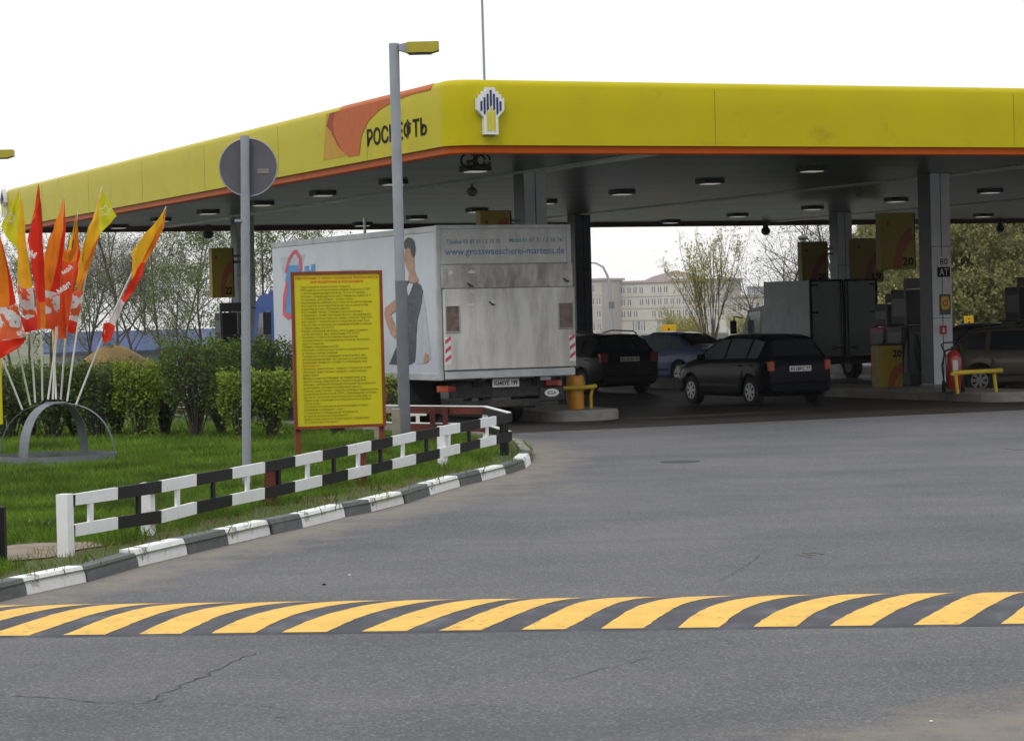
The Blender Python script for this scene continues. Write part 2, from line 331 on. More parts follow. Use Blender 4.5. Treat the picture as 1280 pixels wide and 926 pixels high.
# ================================================================== ground
KERB = [onz(*q) for q in [(0, 752), (40, 742), (110, 727), (175, 708), (236, 693), (290, 680), (340, 668), (390, 657), (432, 646), (470, 639), (508, 629), (540, 618), (575, 608), (604, 601), (634, 593), (656, 585), (664, 577)]]
KL = [Vector((-5.6, 13.0, 0)), Vector((-4.9, 15.2, 0)), Vector((-4.2, 17.2, 0))]
KR = [Vector((.27, 36.2, 0)), Vector((.15, 38.6, 0)), Vector((-.35, 40.7, 0)), Vector((-1.3, 42.4, 0)), AB(-4, -4.7), AB(4, -4.9), AB(14, -5.2), AB(40, -6)]
KP = KL+KERB+KR
VERGE = [(p.x, p.y) for p in KP]+[(-60, 88), (-60, 13)]
def asphalt():
    m = bpy.data.materials.new('asphalt'); m.use_nodes = True; nt = m.node_tree; N = nt.nodes; L = nt.links
    p = N['Principled BSDF']; p.inputs['Roughness'].default_value = .85; p.inputs['Specular IOR Level'].default_value = .3
    tc = N.new('ShaderNodeTexCoord')
    def noise(sc, det=5, rough=.6, vec=None):
        n = N.new('ShaderNodeTexNoise'); n.inputs['Scale'].default_value = sc; n.inputs['Detail'].default_value = det; n.inputs['Roughness'].default_value = rough
        L.new(vec or tc.outputs['Object'], n.inputs['Vector']); return n.outputs['Fac']
    def rng(v, a, b, c, d):
        r = N.new('ShaderNodeMapRange'); r.inputs['From Min'].default_value = a; r.inputs['From Max'].default_value = b; r.inputs['To Min'].default_value = c; r.inputs['To Max'].default_value = d
        L.new(v, r.inputs['Value']); return r.outputs[0]
    def mixc(f, a, b, bt='MIX'):
        x = N.new('ShaderNodeMix'); x.data_type = 'RGBA'; x.blend_type = bt
        for i, q in ((0, f), (6, a), (7, b)):
            if hasattr(q, 'node'): L.new(q, x.inputs[i])
            else: x.inputs[i].default_value = q if i == 0 else (*q, 1)
        return x.outputs[2]
    base = mixc(rng(noise(.35, 6), .38, .62, 0, 1), (.100, .104, .114), (.142, .144, .152))
    fine = mixc(1.0, base, rng(noise(60, 3, .7), .3, .7, .72, 1.28), 'MULTIPLY')
    # pale stone chips
    vo = N.new('ShaderNodeTexVoronoi'); vo.inputs['Scale'].default_value = 26; L.new(tc.outputs['Object'], vo.inputs['Vector'])
    chip = rng(vo.outputs['Distance'], .10, .16, 1, 0)
    sep = N.new('ShaderNodeSeparateColor'); L.new(vo.outputs['Color'], sep.inputs[0])
    keep = rng(sep.outputs[0], .80, .84, 0, 1)
    mu = N.new('ShaderNodeMath'); mu.operation = 'MULTIPLY'; L.new(chip, mu.inputs[0]); L.new(keep, mu.inputs[1])
    c1 = mixc(mu.outputs[0], fine, (.42, .43, .44))
    vo2 = N.new('ShaderNodeTexVoronoi'); vo2.inputs['Scale'].default_value = 70; L.new(tc.outputs['Object'], vo2.inputs['Vector'])
    s2 = N.new('ShaderNodeSeparateColor'); L.new(vo2.outputs['Color'], s2.inputs[0])
    c1 = mixc(rng(s2.outputs[1], .7, .95, 0, .45), c1, (.30, .31, .32))
    c1 = mixc(rng(s2.outputs[2], .75, .95, 0, .5), c1, (.05, .053, .06))
    # stretched tyre wear
    mp = N.new('ShaderNodeMapping'); mp.inputs['Rotation'].default_value = (0, 0, -.2); mp.inputs['Scale'].default_value = (.25, 1.6, 1); L.new(tc.outputs['Object'], mp.inputs[0])
    c2 = mixc(rng(noise(.9, 5, .6, mp.outputs[0]), .5, .75, 0, .42), c1, (.085, .09, .102))
    # dust attribute
    at = N.new('ShaderNodeAttribute'); at.attribute_name = 'dust'
    ad = N.new('ShaderNodeMath'); ad.operation = 'MULTIPLY_ADD'; L.new(at.outputs['Fac'], ad.inputs[0]); ad.inputs[1].default_value = 1.0
    L.new(rng(noise(2.2, 6, .7), .3, .7, -.45, .30), ad.inputs[2])
    c3 = mixc(rng(ad.outputs[0], .25, 1.0, 0, .85), c2, (.235, .215, .185))
    L.new(c3, p.inputs['Base Color'])
    b = N.new('ShaderNodeBump'); b.inputs['Strength'].default_value = .5; b.inputs['Distance'].default_value = .01
    L.new(noise(75, 4, .7), b.inputs['Height']); L.new(b.outputs[0], p.inputs['Normal'])
    return m
M['asphalt'] = asphalt()
# one sheet: fine cells near, coarse to the horizon
xs = [-1500, -600, -250, -100, -50, -25, -14]+[-9+.3*i for i in range(81)]+[20, 30, 60, 120, 300, 700, 1500]
ys = [-60, -20, 0, 6]+[9+.3*i for i in range(121)]+[50, 60, 75, 100, 150, 250, 500, 1000, 2500]
g = MB(); nx = len(xs)
g.v = [Vector((x, y, 0)) for y in ys for x in xs]
for j in range(len(ys)-1):
    for i in range(nx-1): g.f.append([j*nx+i, j*nx+i+1, (j+1)*nx+i+1, (j+1)*nx+i]); g.m.append(0); g.sm.append(False)
go = g.build('ground', M['asphalt']); tag(go, kind='structure', label='grey worn asphalt of the forecourt road with pale stone chips')
at = go.data.attributes.new('dust', 'FLOAT', 'POINT'); vals = []
for v in g.v:
    d = 0
    if 8 < v.y < 47 and -10 < v.x < 16:
        k = pdist(v.x, v.y, [(p.x, p.y) for p in KP]); d = max(0, 1.15-k/1.1)
        # pale dusty strip swept into the near right corner
        e = (v.x-1.2)*.75-(v.y-13.0)*.9; d = max(d, min(.95, max(0, (e-.35)/1.3)) if v.y < 16.2 else 0)
        d = max(d, .55*math.exp(-((v.x-4.6)**2/.8+(v.y-15.6)**2/.25)), .6*math.exp(-((v.x+.2)**2/2+(v.y-29)**2/6)))
    vals.append(d)
at.data.foreach_set('value', vals)
# forecourt slab under the canopy
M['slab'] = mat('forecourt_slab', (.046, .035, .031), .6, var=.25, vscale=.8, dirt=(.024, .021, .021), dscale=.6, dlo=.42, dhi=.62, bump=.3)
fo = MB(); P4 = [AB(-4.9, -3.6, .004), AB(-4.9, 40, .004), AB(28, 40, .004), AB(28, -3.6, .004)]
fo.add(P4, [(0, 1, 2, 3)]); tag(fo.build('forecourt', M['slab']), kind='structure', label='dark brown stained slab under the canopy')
# pale worn patch on the slab beside the front island
fw_ = MB(); c0 = AB(-1.6, 2.7, .008); pts = []
for k in range(26):
    t = 2*PI*k/26; r = 1+.12*math.sin(3*t+1)+.08*math.sin(7*t)
    pts.append(c0+BV*(2.1*r*math.cos(t))+AV*(.38*r*math.sin(t)))
fw_.add(pts, [list(range(26))]); tag(fw_.build('worn_concrete_patch', mat('worn_patch', (.15, .12, .10), .8, var=.25, vscale=3, dirt=(.07, .056, .05), dlo=.45, dhi=.6)), kind='structure')
# manhole and stains, cracks, paint remnants: surface marks of the road
def ragged(name, c, rx, ry, m, rot=0, z=.005, n=22, amp=.16):
    q = MB(); pts = []; ph = random.random()*6
    for k in range(n):
        t = 2*PI*k/n; r = 1+amp*math.sin(3*t+ph)+amp*.7*math.sin(5*t+2*ph)
        x = rx*r*math.cos(t); y = ry*r*math.sin(t)
        pts.append(Vector((c[0]+x*math.cos(rot)-y*math.sin(rot), c[1]+x*math.sin(rot)+y*math.cos(rot), z)))
    q.add(pts, [list(range(n))]); return tag(q.build(name, m), kind='structure')
mh = onz(850, 577)
q = MB(); q.disc((mh.x, mh.y, .002), Z3, .27, .008, 28); mho = q.build('manhole_cover', mat('cast_iron', (.05, .052, .056), .7, var=.3, vscale=20), at=(mh.x, mh.y, 0)); tag(mho, 'round dark manhole cover set in the asphalt', 'manhole cover')
M['markfaint'] = mat('faded_yellow_mark', (.24, .22, .12), .8, var=.3, vscale=9, dirt=(.11, .115, .125), dscale=9, dlo=.40, dhi=.52)
for px, py, w in ((1003, 694, .03), (1009, 691, .035), (1015, 693, .03), (1021, 690, .035), (1027, 692, .025), (1012, 696, .02), (1262, 561, .05), (1274, 562, .06)):
    c = onz(px, py); ragged('faded_paint_mark', c, w, w*2, M['markfaint'], px, .004, 12, .25)
c = onz(700, 640); 
M['crack'] = mat('crack_dark', (.05, .052, .056), .95, var=.2)
def crack(pxs, w=.012):
    P = [onz(*p) for p in pxs]; P = smooth_poly(P, .07); q = MB(); vs = []
    for i, p in enumerate(P):
        d = (P[min(i+1, len(P)-1)]-P[max(0, i-1)]).normalized(); n = Vector((-d.y, d.x, 0)); j = n*random.uniform(-.025, .025); ww = w*random.uniform(.15, 1)
        vs += [p+j+n*ww+Vector((0, 0, .004)), p+j-n*ww+Vector((0, 0, .004))]
    q.add(vs, [(2*i, 2*i+1, 2*i+3, 2*i+2) for i in range(len(P)-1)]); tag(q.build('asphalt_crack', M['crack']), kind='structure')
crack([(0, 868), (60, 872), (130, 878), (190, 879), (210, 874)], .008); crack([(186, 877), (215, 862), (255, 846), (285, 828), (325, 815)], .007)
crack([(806, 815), (813, 813), (820, 812)], .02); crack([(345, 896), (352, 897), (358, 896)], .015)
crack([(255, 878), (330, 884), (420, 892), (520, 889), (640, 874)], .004); crack([(700, 850), (760, 835), (830, 818)], .004); crack([(900, 726), (935, 706), (955, 688)], .004)
# small pale litter specks and dark pebbles on the road
for px, py, r, mm_ in ((405, 731, .013, 'black'), (437, 719, .010, 'cream'), (1131, 762, .014, 'cream'), (1164, 902, .010, 'cream')):
    c = onz(px, py); q = MB(); q.sphere((0, 0, r*.4), r*1.3, r, r*.6, 8, 5); o = q.build('pebble', M[mm_]); o.location = (c.x, c.y, .06 if 740 < py < 796 else 0); o.rotation_euler = (0, 0, px)
    tag(o, 'tiny %s pebble lying on the asphalt %s the striped speed bump' % ('pale' if mm_ == 'cream' else 'dark', 'beyond' if py < 743 else ('on top of' if py < 796 else 'in front of')), 'pebble', '%s pebbles scattered %s the bump' % ('pale' if mm_ == 'cream' else 'dark', 'beyond' if py < 743 else ('on' if py < 796 else 'before')))
# ================================================================== speed bump
bmpL = Vector((-3.9, 16.42, 0)); bmpR = Vector((8.0, 15.15, 0)); bd = (bmpR-bmpL).normalized(); bn = Vector((-bd.y, bd.x, 0)); BL = (bmpR-bmpL).length; BW = 1.86
def bz(t): return .004+.07*math.sin(PI*t)
bump = tag(bpy.data.objects.new('speed_bump', None), 'wide asphalt speed bump with slanted yellow stripes across the road', 'speed bump'); COL.objects.link(bump)
q = MB(); nt_, ns_ = 32, 60; vs = []
def endf(s): return min(1, max(0.03, (s+.15)/.8))
for i in range(ns_+1):
    s_ = -.8+(BL+.8)*i/ns_
    for j in range(nt_+1):
        t = j/nt_; p = bmpL+bd*s_+bn*(BW*t); vs.append(Vector((p.x, p.y, bz(t)*endf(s_+.9) if 0 < t < 1 else -.01)))
q.add(vs, [(i*(nt_+1)+j, (i+1)*(nt_+1)+j, (i+1)*(nt_+1)+j+1, i*(nt_+1)+j+1) for i in range(ns_) for j in range(nt_)], 0, True)
q.build('hump', M['bumpdark'], bump)
for k in range(-3, 23):
    x0 = .92+.497*(k-1)+random.uniform(-.012, .012); w = .275+random.uniform(-.015, .015); q = MB(); vs = []; edge = [random.uniform(-.005, .005) for _ in range(64)]
    for j in range(31):
        t = (j+1)/32; sh = .62*t+.14*t*t+.03*math.sin(t*6+k)
        for e, wx in ((0, 0), (1, w)):
            s_ = x0+wx+sh+edge[2*j+e]; p = bmpL+bd*s_+bn*(BW*t); vs.append(Vector((p.x, p.y, bz(t)*endf(s_+.9)+.0022)))
    q.add(vs, [(2*j, 2*j+1, 2*j+3, 2*j+2) for j in range(30)], 0, True)
    o = q.build('yellow_stripe', M['bumpyellow'], bump)
# ================================================================== verge, kerb, grass
def vergemat():
    m = mat('verge_soil', (.11, .085, .055), .95, var=.3, vscale=3, bump=.6, bscale=12, dirt=(.05, .10, .02), dscale=1.2, dlo=.35, dhi=.5); return m
KH = .13
vg = MB(); ring = [Vector((p[0], p[1], KH-.03)) for p in VERGE]
bm = bmesh.new(); f = bm.faces.new([bm.verts.new(v) for v in ring]); bmesh.ops.triangulate(bm, faces=[f]); bm.verts.index_update()
vg.add([v.co.copy() for v in bm.verts], [[v.index for v in f.verts] for f in bm.faces]); bm.free()
tag(vg.build('verge_ground', vergemat()), kind='structure', label='soil and turf of the planted verge')
# kerb stones, each its own object; painted white and dark in turn
def kerb_line(P, first_white, cols):
    for i in range(len(P)-1):
        p, r = P[i], P[i+1]; d = (r-p).normalized(); L0 = (r-p).length; n = Vector((-d.y, d.x, 0))
        jz = random.uniform(-.014, .010); jn = random.uniform(-.016, .016)
        prof = [(0, -.06), (.02, .07), (.045, KH), (.17, KH+.002), (.17, -.06)]
        q = MB(); A_ = [n*(u+jn)+Z3*(z+jz) for u, z in prof]; B_ = [d*(L0-.007)+x for x in A_]; k = len(prof)
        q.add(A_+B_, [list(range(k)), list(range(k, 2*k))[::-1]]+[(a, k+a, k+(a+1) % k, (a+1) % k) for a in range(k)])
        white = (i % 2 == first_white)
        if cols: m = M['kerbwhite'] if white else M['kerbblack']; lab = 'white painted kerb stone along the grass verge' if white else 'dark grey painted kerb stone between white ones'
        else: m = M['kerbgrey']; lab = 'plain grey kerb stone behind the verge'
        o = q.build('kerb_stone', m); o.location = p
        tag(o, lab, 'kerb stone', 'white kerb stones' if cols and white else ('dark kerb stones' if cols else 'plain kerb stones'))
def atpx(P, px, z=0):
    """point of polyline P seen at image column px"""
    for i in range(len(P)-1):
        us = []
        for q_ in (P[i], P[i+1]):
            d = Vector((q_.x, q_.y, z-CH)); us.append(d.dot(ri)/d.dot(fw)*F+640)
        if us[0] <= px <= us[1]: return P[i].lerp(P[i+1], (px-us[0])/(us[1]-us[0]))
kb = [Vector((-5.6, 13.0, 0)), Vector((-5.15, 14.35, 0)), Vector((-4.78, 15.5, 0)), Vector((-4.45, 16.4, 0)), Vector((-4.1, 17.5, 0))]+[atpx(KERB, x) for x in (34, 110, 174, 237, 288, 341, 378, 432, 465, 508, 538, 576, 603, 634)]
kerb_line(kb, 1, True)
back = [kb[-1], Vector((.16, 33.2, 0)), Vector((.235, 34.2, 0)), Vector((.26, 35.2, 0))]
q_ = smooth_poly([Vector((.26, 35.2, 0))]+KR[1:], 1.0); back = back+[p for p in q_[1:] if p.y < 60]
kerb_line(back[:4], 1, True); kerb_line(back[3:], 0, False)
# dirt patch by the end of the fence
ragged('bare_dirt_patch', onz(30, 705), .55, .9, mat('bare_dirt', (.25, .21, .165), .95, var=.2, vscale=5, bump=.5), -.3, KH-.018)
ragged('concrete_slab', onz(22, 668), .42, .4, mat('pale_slab', (.33, .31, .28), .9, var=.2, vscale=5), 0, KH-.012)
# grass blades
FL = [onz(*q_) for q_ in [(85, 698), (191, 672), (343, 633), (456, 606), (557, 585), (636, 560)]]
def grass(n, name, mats, zone, label, hmin, hmax, w):
    g_ = MB(); V = []; Fc = []; cnt = 0; tries = 0
    while cnt < n and tries < n*12:
        tries += 1
        x = random.uniform(-12, .3); y = random.triangular(15, 50, 20)
        if abs(x) > y*.235 or not inpoly(x, y, VERGE): continue
        if not zone(x, y): continue
        for _ in range(2):
            h = random.uniform(hmin, hmax)*(1 if y < 30 else 1.15); a = random.random()*PI; ww = w*(.5+y/45); dx = math.cos(a)*ww; dy = math.sin(a)*ww
            lx = random.gauss(0, .35)*h; ly = random.gauss(0, .35)*h; xx = x+random.gauss(0, .02); yy = y+random.gauss(0, .02); k = len(V)
            V += [(xx-dx, yy-dy, KH-.04), (xx+dx, yy+dy, KH-.04), (xx+lx*.5+dx*.6, yy+ly*.5+dy*.6, KH-.04+h*.6), (xx+lx, yy+ly, KH-.04+h)]; Fc.append((k, k+1, k+2, k+3))
            cnt += 1
    g_.v = [Vector(v) for v in V]; g_.f = Fc; g_.m = [0]*len(Fc); g_.sm = [False]*len(Fc)
    tag(g_.build(name, mats), label, 'grass', kind='stuff')
KXY = [(p.x, p.y) for p in KP]; FXY = [(p.x, p.y) for p in FL]
dirtc = onz(35, 707)
def z1(x, y):
    k = pdist(x, y, KXY); s = math.sin(x*3.1+y*1.7)*math.sin(y*2.3-x)*.25
    if (x-dirtc.x)**2/.35+(y-dirtc.y)**2/1.2 < 1: return False
    thr = .62+s
    if 23 < y < 29: thr += .12
    return k > thr or random.random() < .05
def z2(x, y):
    k = pdist(x, y, KXY); return .18 < k < 1.0 and random.random() < .6
grass(140000, 'grass', M['grass'], z1, 'short lush green grass of the verge', .05, .13, .0045)
grass(6000, 'dry_grass', M['grassdry'], z2, 'sparse dry grass and weeds between kerb and fence', .03, .08, .004)
# ================================================================== striped fence
def lerpP(P, s):
    acc = 0
    for i in range(len(P)-1):
        l = (P[i+1]-P[i]).length
        if acc+l >= s or i == len(P)-2: return P[i]+(P[i+1]-P[i])*((s-acc)/l)
        acc += l
GZ = KH-.04
# measured rail heights at the paint changes: column, depth, tops and bottoms of the two rails
FR = [(86, 618, 632, 656, 671), (143, 609, 624, 646, 661), (197, 600.6, 615.5, 638, 653.5), (241, 592.5, 607, 627, 642), (286, 585, 598.5, 618, 632), (327, 577.5, 591, 609.5, 623.5), (365, 570, 583, 601.5, 615), (399, 563, 576, 593.7, 607), (431, 557, 569.5, 586.5, 599.7), (460, 551, 563.7, 580.5, 593), (487, 545.5, 557.7, 574.5, 586.3), (516, 539.5, 551.3, 567.5, 580), (546, 533.5, 545.4, 560.7, 572.6), (572, 528.5, 540.4, 554.6, 566.3), (597, 523.7, 535.2, 548.5, 560), (617, 520, 531.3, 544, 555.3), (637, 516, 527, 539.3, 550.6)]
def fdep(px):
    T = [(60, 20.7), (143, 22.0), (241, 23.9), (327, 25.8), (399, 27.5), (460, 29.1), (516, 30.6), (572, 32.2), (617, 33.8), (640, 34.8)]
    for i in range(len(T)-1):
        if px <= T[i+1][0]: return T[i][1]+(T[i+1][1]-T[i][1])*(px-T[i][0])/(T[i+1][0]-T[i][0])
    return T[-1][1]
FP = [[atd(r[0], y, fdep(r[0])) for y in r[1:]] for r in FR]
O = Vector((FP[0][0].x, FP[0][0].y, 0))
fence = empty('striped_fence', O, 0, 'low black and white striped barrier fence running along the kerb', 'fence')
def hexa(q, a, b, n, t0, t1):     # a, b: (top, bottom) pairs
    P = []
    for t in (t0, t1): P += [a[0]+n*t, b[0]+n*t, b[1]+n*t, a[1]+n*t]
    q.add(P, [(0, 1, 2, 3)[::-1], (4, 5, 6, 7), (0, 4, 5, 1)[::-1], (1, 5, 6, 2)[::-1], (2, 6, 7, 3)[::-1], (3, 7, 4, 0)[::-1]])
for i in range(16):
    A_, B_ = FP[i], FP[i+1]; wht = i % 2 == 0; m = M['fencewhite'] if wht else M['fenceblack']
    d = (B_[0]-A_[0]); d.z = 0; d.normalize(); n = Vector((d.y, -d.x, 0)); lab = ('white' if wht else 'black')+' painted rail length'; e_ = d*.0015
    for k in (0, 2):
        jn = random.uniform(-.004, .004)
        q = MB(); hexa(q, (A_[k]-O+e_, A_[k+1]-O+e_), (B_[k]-O-e_, B_[k+1]-O-e_), n, .0+jn, .038+jn); q.build('rail', m, fence, lab)
    mid = [(A_[k]+B_[k])/2-O for k in range(4)]; w = d*.032
    if i == 0: mid = [A_[k].lerp(B_[k], .42)-O for k in range(4)]
    q = MB(); hexa(q, (mid[1]-w*1.25, mid[2]-w*1.25), (mid[1]+w*1.25, mid[2]+w*1.25), n, .006, .030); q.build('strut', m, fence)
def zat(px, k):
    for i in range(16):
        if FR[i][0] <= px <= FR[i+1][0] or i == 15: t = (px-FR[i][0])/(FR[i+1][0]-FR[i][0]); return FP[i][k].lerp(FP[i+1][k], t)
def post(px, m, w=.13, up_=.0, dn=-.05, lab=None):
    p = zat(max(px, 86), 0); p = atd(px, 600, fdep(px))*1 if px < 86 else p; top = zat(max(px, 86), 0).z+up_; p = Vector((p.x, p.y, 0))-O; d = (zat(px+30 if px < 600 else px, 0)-zat(max(86, px-30), 0)); d.z = 0; d.normalize(); n = Vector((d.y, -d.x, 0))
    q = MB(); q.obox(p+n*dn+Z3*((top+GZ-.06)/2), w/2, .05, (top-GZ+.06)/2, d, n, Z3); q.build('post', m, fence, lab)
post(80, M['fencewhite'], .12, .012, .0, 'white end post'); post(190, M['fencewhite'], .11, -.01); post(343, M['rust'], .09, -.02, -.05, 'rusty red post'); post(456, M['rust'], .09, -.02, -.05, 'rusty red post'); post(557, M['fencewhite'], .11, -.01); post(634, M['fenceblack'], .10, -.01, -.052)
for k in (0, 2):
    A_, B_ = FP[0], FP[1]; d = (B_[0]-A_[0]); d.z = 0; d.normalize(); n = Vector((d.y, -d.x, 0)); q = MB()
    hexa(q, (A_[k]-O-d*.035, A_[k+1]-O-d*.035), (A_[k]-O+d*.0, A_[k+1]-O+d*.0), n, .052, .060); q.build('end_cap', M['fenceblack'], fence)
# rear return of the fence: black, rusty and unpainted lengths
HT = FP[-1][0].z
RP = [FP[-1][0], onz(606, 508, HT), onz(500, 507, HT), onz(455, 506, HT)]; RP = [Vector((p.x, p.y, 0)) for p in RP]
fr = empty('striped_fence', RP[0], 0, 'far return of the low fence with rusty rails behind the lamp post', 'fence'); O2 = RP[0]
for i in range(3):
    p, r = RP[i], RP[i+1]; d = (r-p).normalized(); n = Vector((d.y, -d.x, 0))
    for z0, z1_ in ((HT-.12, HT), (HT-.38, HT-.26)):
        m = [M['fenceblack'], M['rust'], M['wood']][i]; st = .06 if i == 0 else 0
        q = MB(); q.obox((p+r)/2-O2+d*st/2+Z3*((z0+z1_)/2), (r-p).length/2-.002-st/2, .02, (z1_-z0)/2-.006, d, n, Z3); q.build('rail', m, fr, ['black rail', 'rusty brown rail', 'unpainted weathered rail'][i])
        q = MB(); q.obox((p+r)/2-O2+d*st/2+Z3*(z1_+.002), (r-p).length/2-st/2, .03, .008, d, n, Z3); q.build('rail_cap', M['fencewhite'], fr)
for px, m in ((606, 'fencewhite'), (556, 'rust'), (540, 'rust'), (470, 'wood')):
    p = onz(px, 508, HT); p = Vector((p.x, p.y, 0)); q = MB(); c = p-O2; q.box(c.x-.04, c.x+.04, c.y+.03, c.y+.10, GZ-.06, HT-.01); q.build('post', M[m], fr)
q = MB(); p = onz(522, 510, HT-.1); c = p-O2; q.box(c.x-.35, c.x+.14, c.y-.06, c.y-.03, HT-.22, HT-.12); q.box(c.x-.03, c.x+.03, c.y-.06, c.y-.03, HT-.36, HT-.22); q.build('board', M['cream'], fr, 'pale weathered board fixed to the rail')
SEGH = [(.455, .56), (.19, .295)]
# wooden stake beside the lamp post
p = atd(495, 520, 36.6); q = MB(); q.box(-.06, .06, -.05, .05, 0, .74-GZ+.0, bev=.012); o = q.build('wooden_post', M['wood']); o.location = (p.x, p.y, GZ-.04); tag(o, 'short pale weathered wooden post left of the lamp post foot', 'post')
# black end of the next fence at the left edge
p = onz(3, 712, 0.05); nf = empty('striped_fence', (p.x, p.y, 0), 0, 'black painted end of the next fence at the far left edge', 'fence')
q = MB(); q.box(-.05, .035, -.05, .05, GZ-.05, .56, bev=.005); q.build('post', M['fenceblack'], nf)
for z0, z1_ in SEGH: q = MB(); q.box(-.9, -.052, -.06, -.02, z0, z1_); q.build('rail', M['fenceblack'], nf)
# ================================================================== yellow rules board
SB0 = atd(363, 340, 34.6); SB1 = atd(477, 337, 35.0); SBb = atd(368, 537, 34.6)
ux = Vector((SB1.x-SB0.x, SB1.y-SB0.y, 0)); bw = ux.length; ux.normalize(); nn = Vector((ux.y, -ux.x, 0)); bh = SB0.z-SBb.z
cb = Vector(((SB0.x+SB1.x)/2, (SB0.y+SB1.y)/2, 0))
bo = empty('information_board', cb, 0, 'tall yellow fire safety rules board in red frame on two posts behind the fence', 'sign board')
zt, zb = SB0.z, SBb.z; zc = (zt+zb)/2
q = MB(); q.obox(Z3*zc, bw/2-.02, .012, bh/2-.02, ux, nn, Z3); q.build('panel', M['signyellow'], bo)
for (c, a_, b_) in ((Z3*(zt-.02), bw/2, .02), (Z3*(zb+.02), bw/2, .02)):
    q = MB(); q.obox(c+nn*.006, a_, .022, b_, ux, nn, Z3); q.build('frame_bar', M['boardframe'], bo)
for sx in (-1, 1):
    q = MB(); q.obox(Z3*zc+ux*sx*(bw/2-.02)+nn*.006, .02, .022, bh/2-.0405, ux, nn, Z3); q.build('frame_bar', M['boardframe'], bo)
    q = MB(); q.obox(Z3*(zt/2+.03)+ux*sx*(bw/2-.05)-nn*.035, .035, .02, zt/2-.04, ux, nn, Z3); q.build('leg', M['boardframe'], bo)
title = "Инструкция о мерах пожарной безопасности\nдля водителей и пассажиров"
body = ["  При заправке транспортных средств:", "• Мотоциклы и мотороллеры следует подавать к ТРК", "  с заглушенными двигателями, пуск и остановка", "  которых производится на расстоянии не менее 15 м", "  от колонки, автомобили - своим ходом.", "• Загрязнённые нефтепродуктами части автомобилей,", "  мотоциклов и мотороллеров до пуска двигателей", "  водители должны протереть насухо.", "• Расстояние между стоящим под заправкой и", "  следующим за ним автотранспортом, находящимся", "  в очереди должно быть не менее 3 метров, при этом", "  для каждого транспортного средства должна быть", "  обеспечена возможность маневрирования и выезда", "  с территории АЗС/КАЗС.", "• Перед заправкой автобуса, пассажиры покидают", "  салон автобуса, вне территории АЗС/КАЗС.", "• Заправка с пластмассовыми канистрами", "  осуществляется за пределами колонки, заземлить", "  тару колонками.", "  Правила поведения на АЗС:", "• Заправка транспортных средств осуществляется", "  в порядке живой очереди.", "• Запрещается обслуживание транспортных лиц", "  несовершеннолетних, находящихся в состоянии", "  опьянения, наливать топливо в стеклянную тару", "", "• Заправка транспортных средств с открытым огнём.", "• Заправка транспортных средств с работающим", "  двигателем.", "• Въезд машин посторонних на территорию и за", "  время проезд транспортных средств водители", "  обязаны, соблюдать правила пожарной безопасности", "  и выполнять указания на дорожных знаках.", "• Проезд транспортных средств, гружёных взрывчатыми,", "  ядовитыми веществами (ЛВЖ), сжиженными газами и", "  другими горючими веществами (пассажирами) по", "  территории запрещается в обязательном порядке", "  опасно и др.", "• Запрещается курение и использование сотовых", "  телефонов в указанных зонах.", "• Пользоваться мобильными телефонами", "  во время заправки запрещается.", "• Выезд транспорта за обозначенную территорию", "  по указателям АЗС/КАЗС."]
fz = nn*.013
text('heading', title, M['textred'], bo, Z3*(zt-.115)+fz, ux, Z3, w=bw*.90, h=.105, bold=.012)
text('rules_text', "\n".join(body), M['textbrown'], bo, Z3*((zt-.19+zb+.07)/2)+ux*.01+fz, ux, Z3, w=bw*.84, h=zt-.19-(zb+.07), align='LEFT', bold=.004)
text('red_line', "Запрещается:", M['textred'], bo, Z3*(zt-.19-(zt-.26-zb)*(25.5/44))-ux*bw*.3+fz, ux, Z3, w=.25, h=.032, bold=.01)
# ================================================================== round sign seen from behind
p = onz(307, 600); YS = 29.2
pb = atd(307.5, 578, YS); pt = atd(306, 170, YS)
rs = empty('road_sign', (pb.x, pb.y, 0), 0, 'back of a round road sign on a grey pole behind the fence', 'road sign'); OO = Vector((pb.x, pb.y, 0))
q = MB(); q.tube([(0, 0, GZ-.05), (pt.x-pb.x, 0, pt.z)], .052, 14); q.build('pole', M['galv'], rs)
q = MB(); q.tube([(-.0, 0, pt.z-.98), (0, 0, pt.z-.955)], .056, 14); q.build('pole_joint', M['galv'], rs)
dc = atd(309.5, 209, YS)-OO
dc = Vector((dc.x, .07, dc.z)); r_ = 36*YS/F
q = MB(); q.disc(dc, Y3, r_, .004, 48); q.build('disc', M['signback'], rs)
q = MB(); pts = [dc+Vector((r_*math.cos(2*PI*k/48), 0, r_*math.sin(2*PI*k/48))) for k in range(49)]; q.tube(pts, .009, 6, cap=False); q.build('rim', M['galv'], rs)
q = MB(); q.obox(dc+Vector((.17, -.006, -.045)), .065, .002, .03, X3, Y3, Z3); q.build('label_plate', mat('label_grey', (.22, .21, .2), .6), rs)
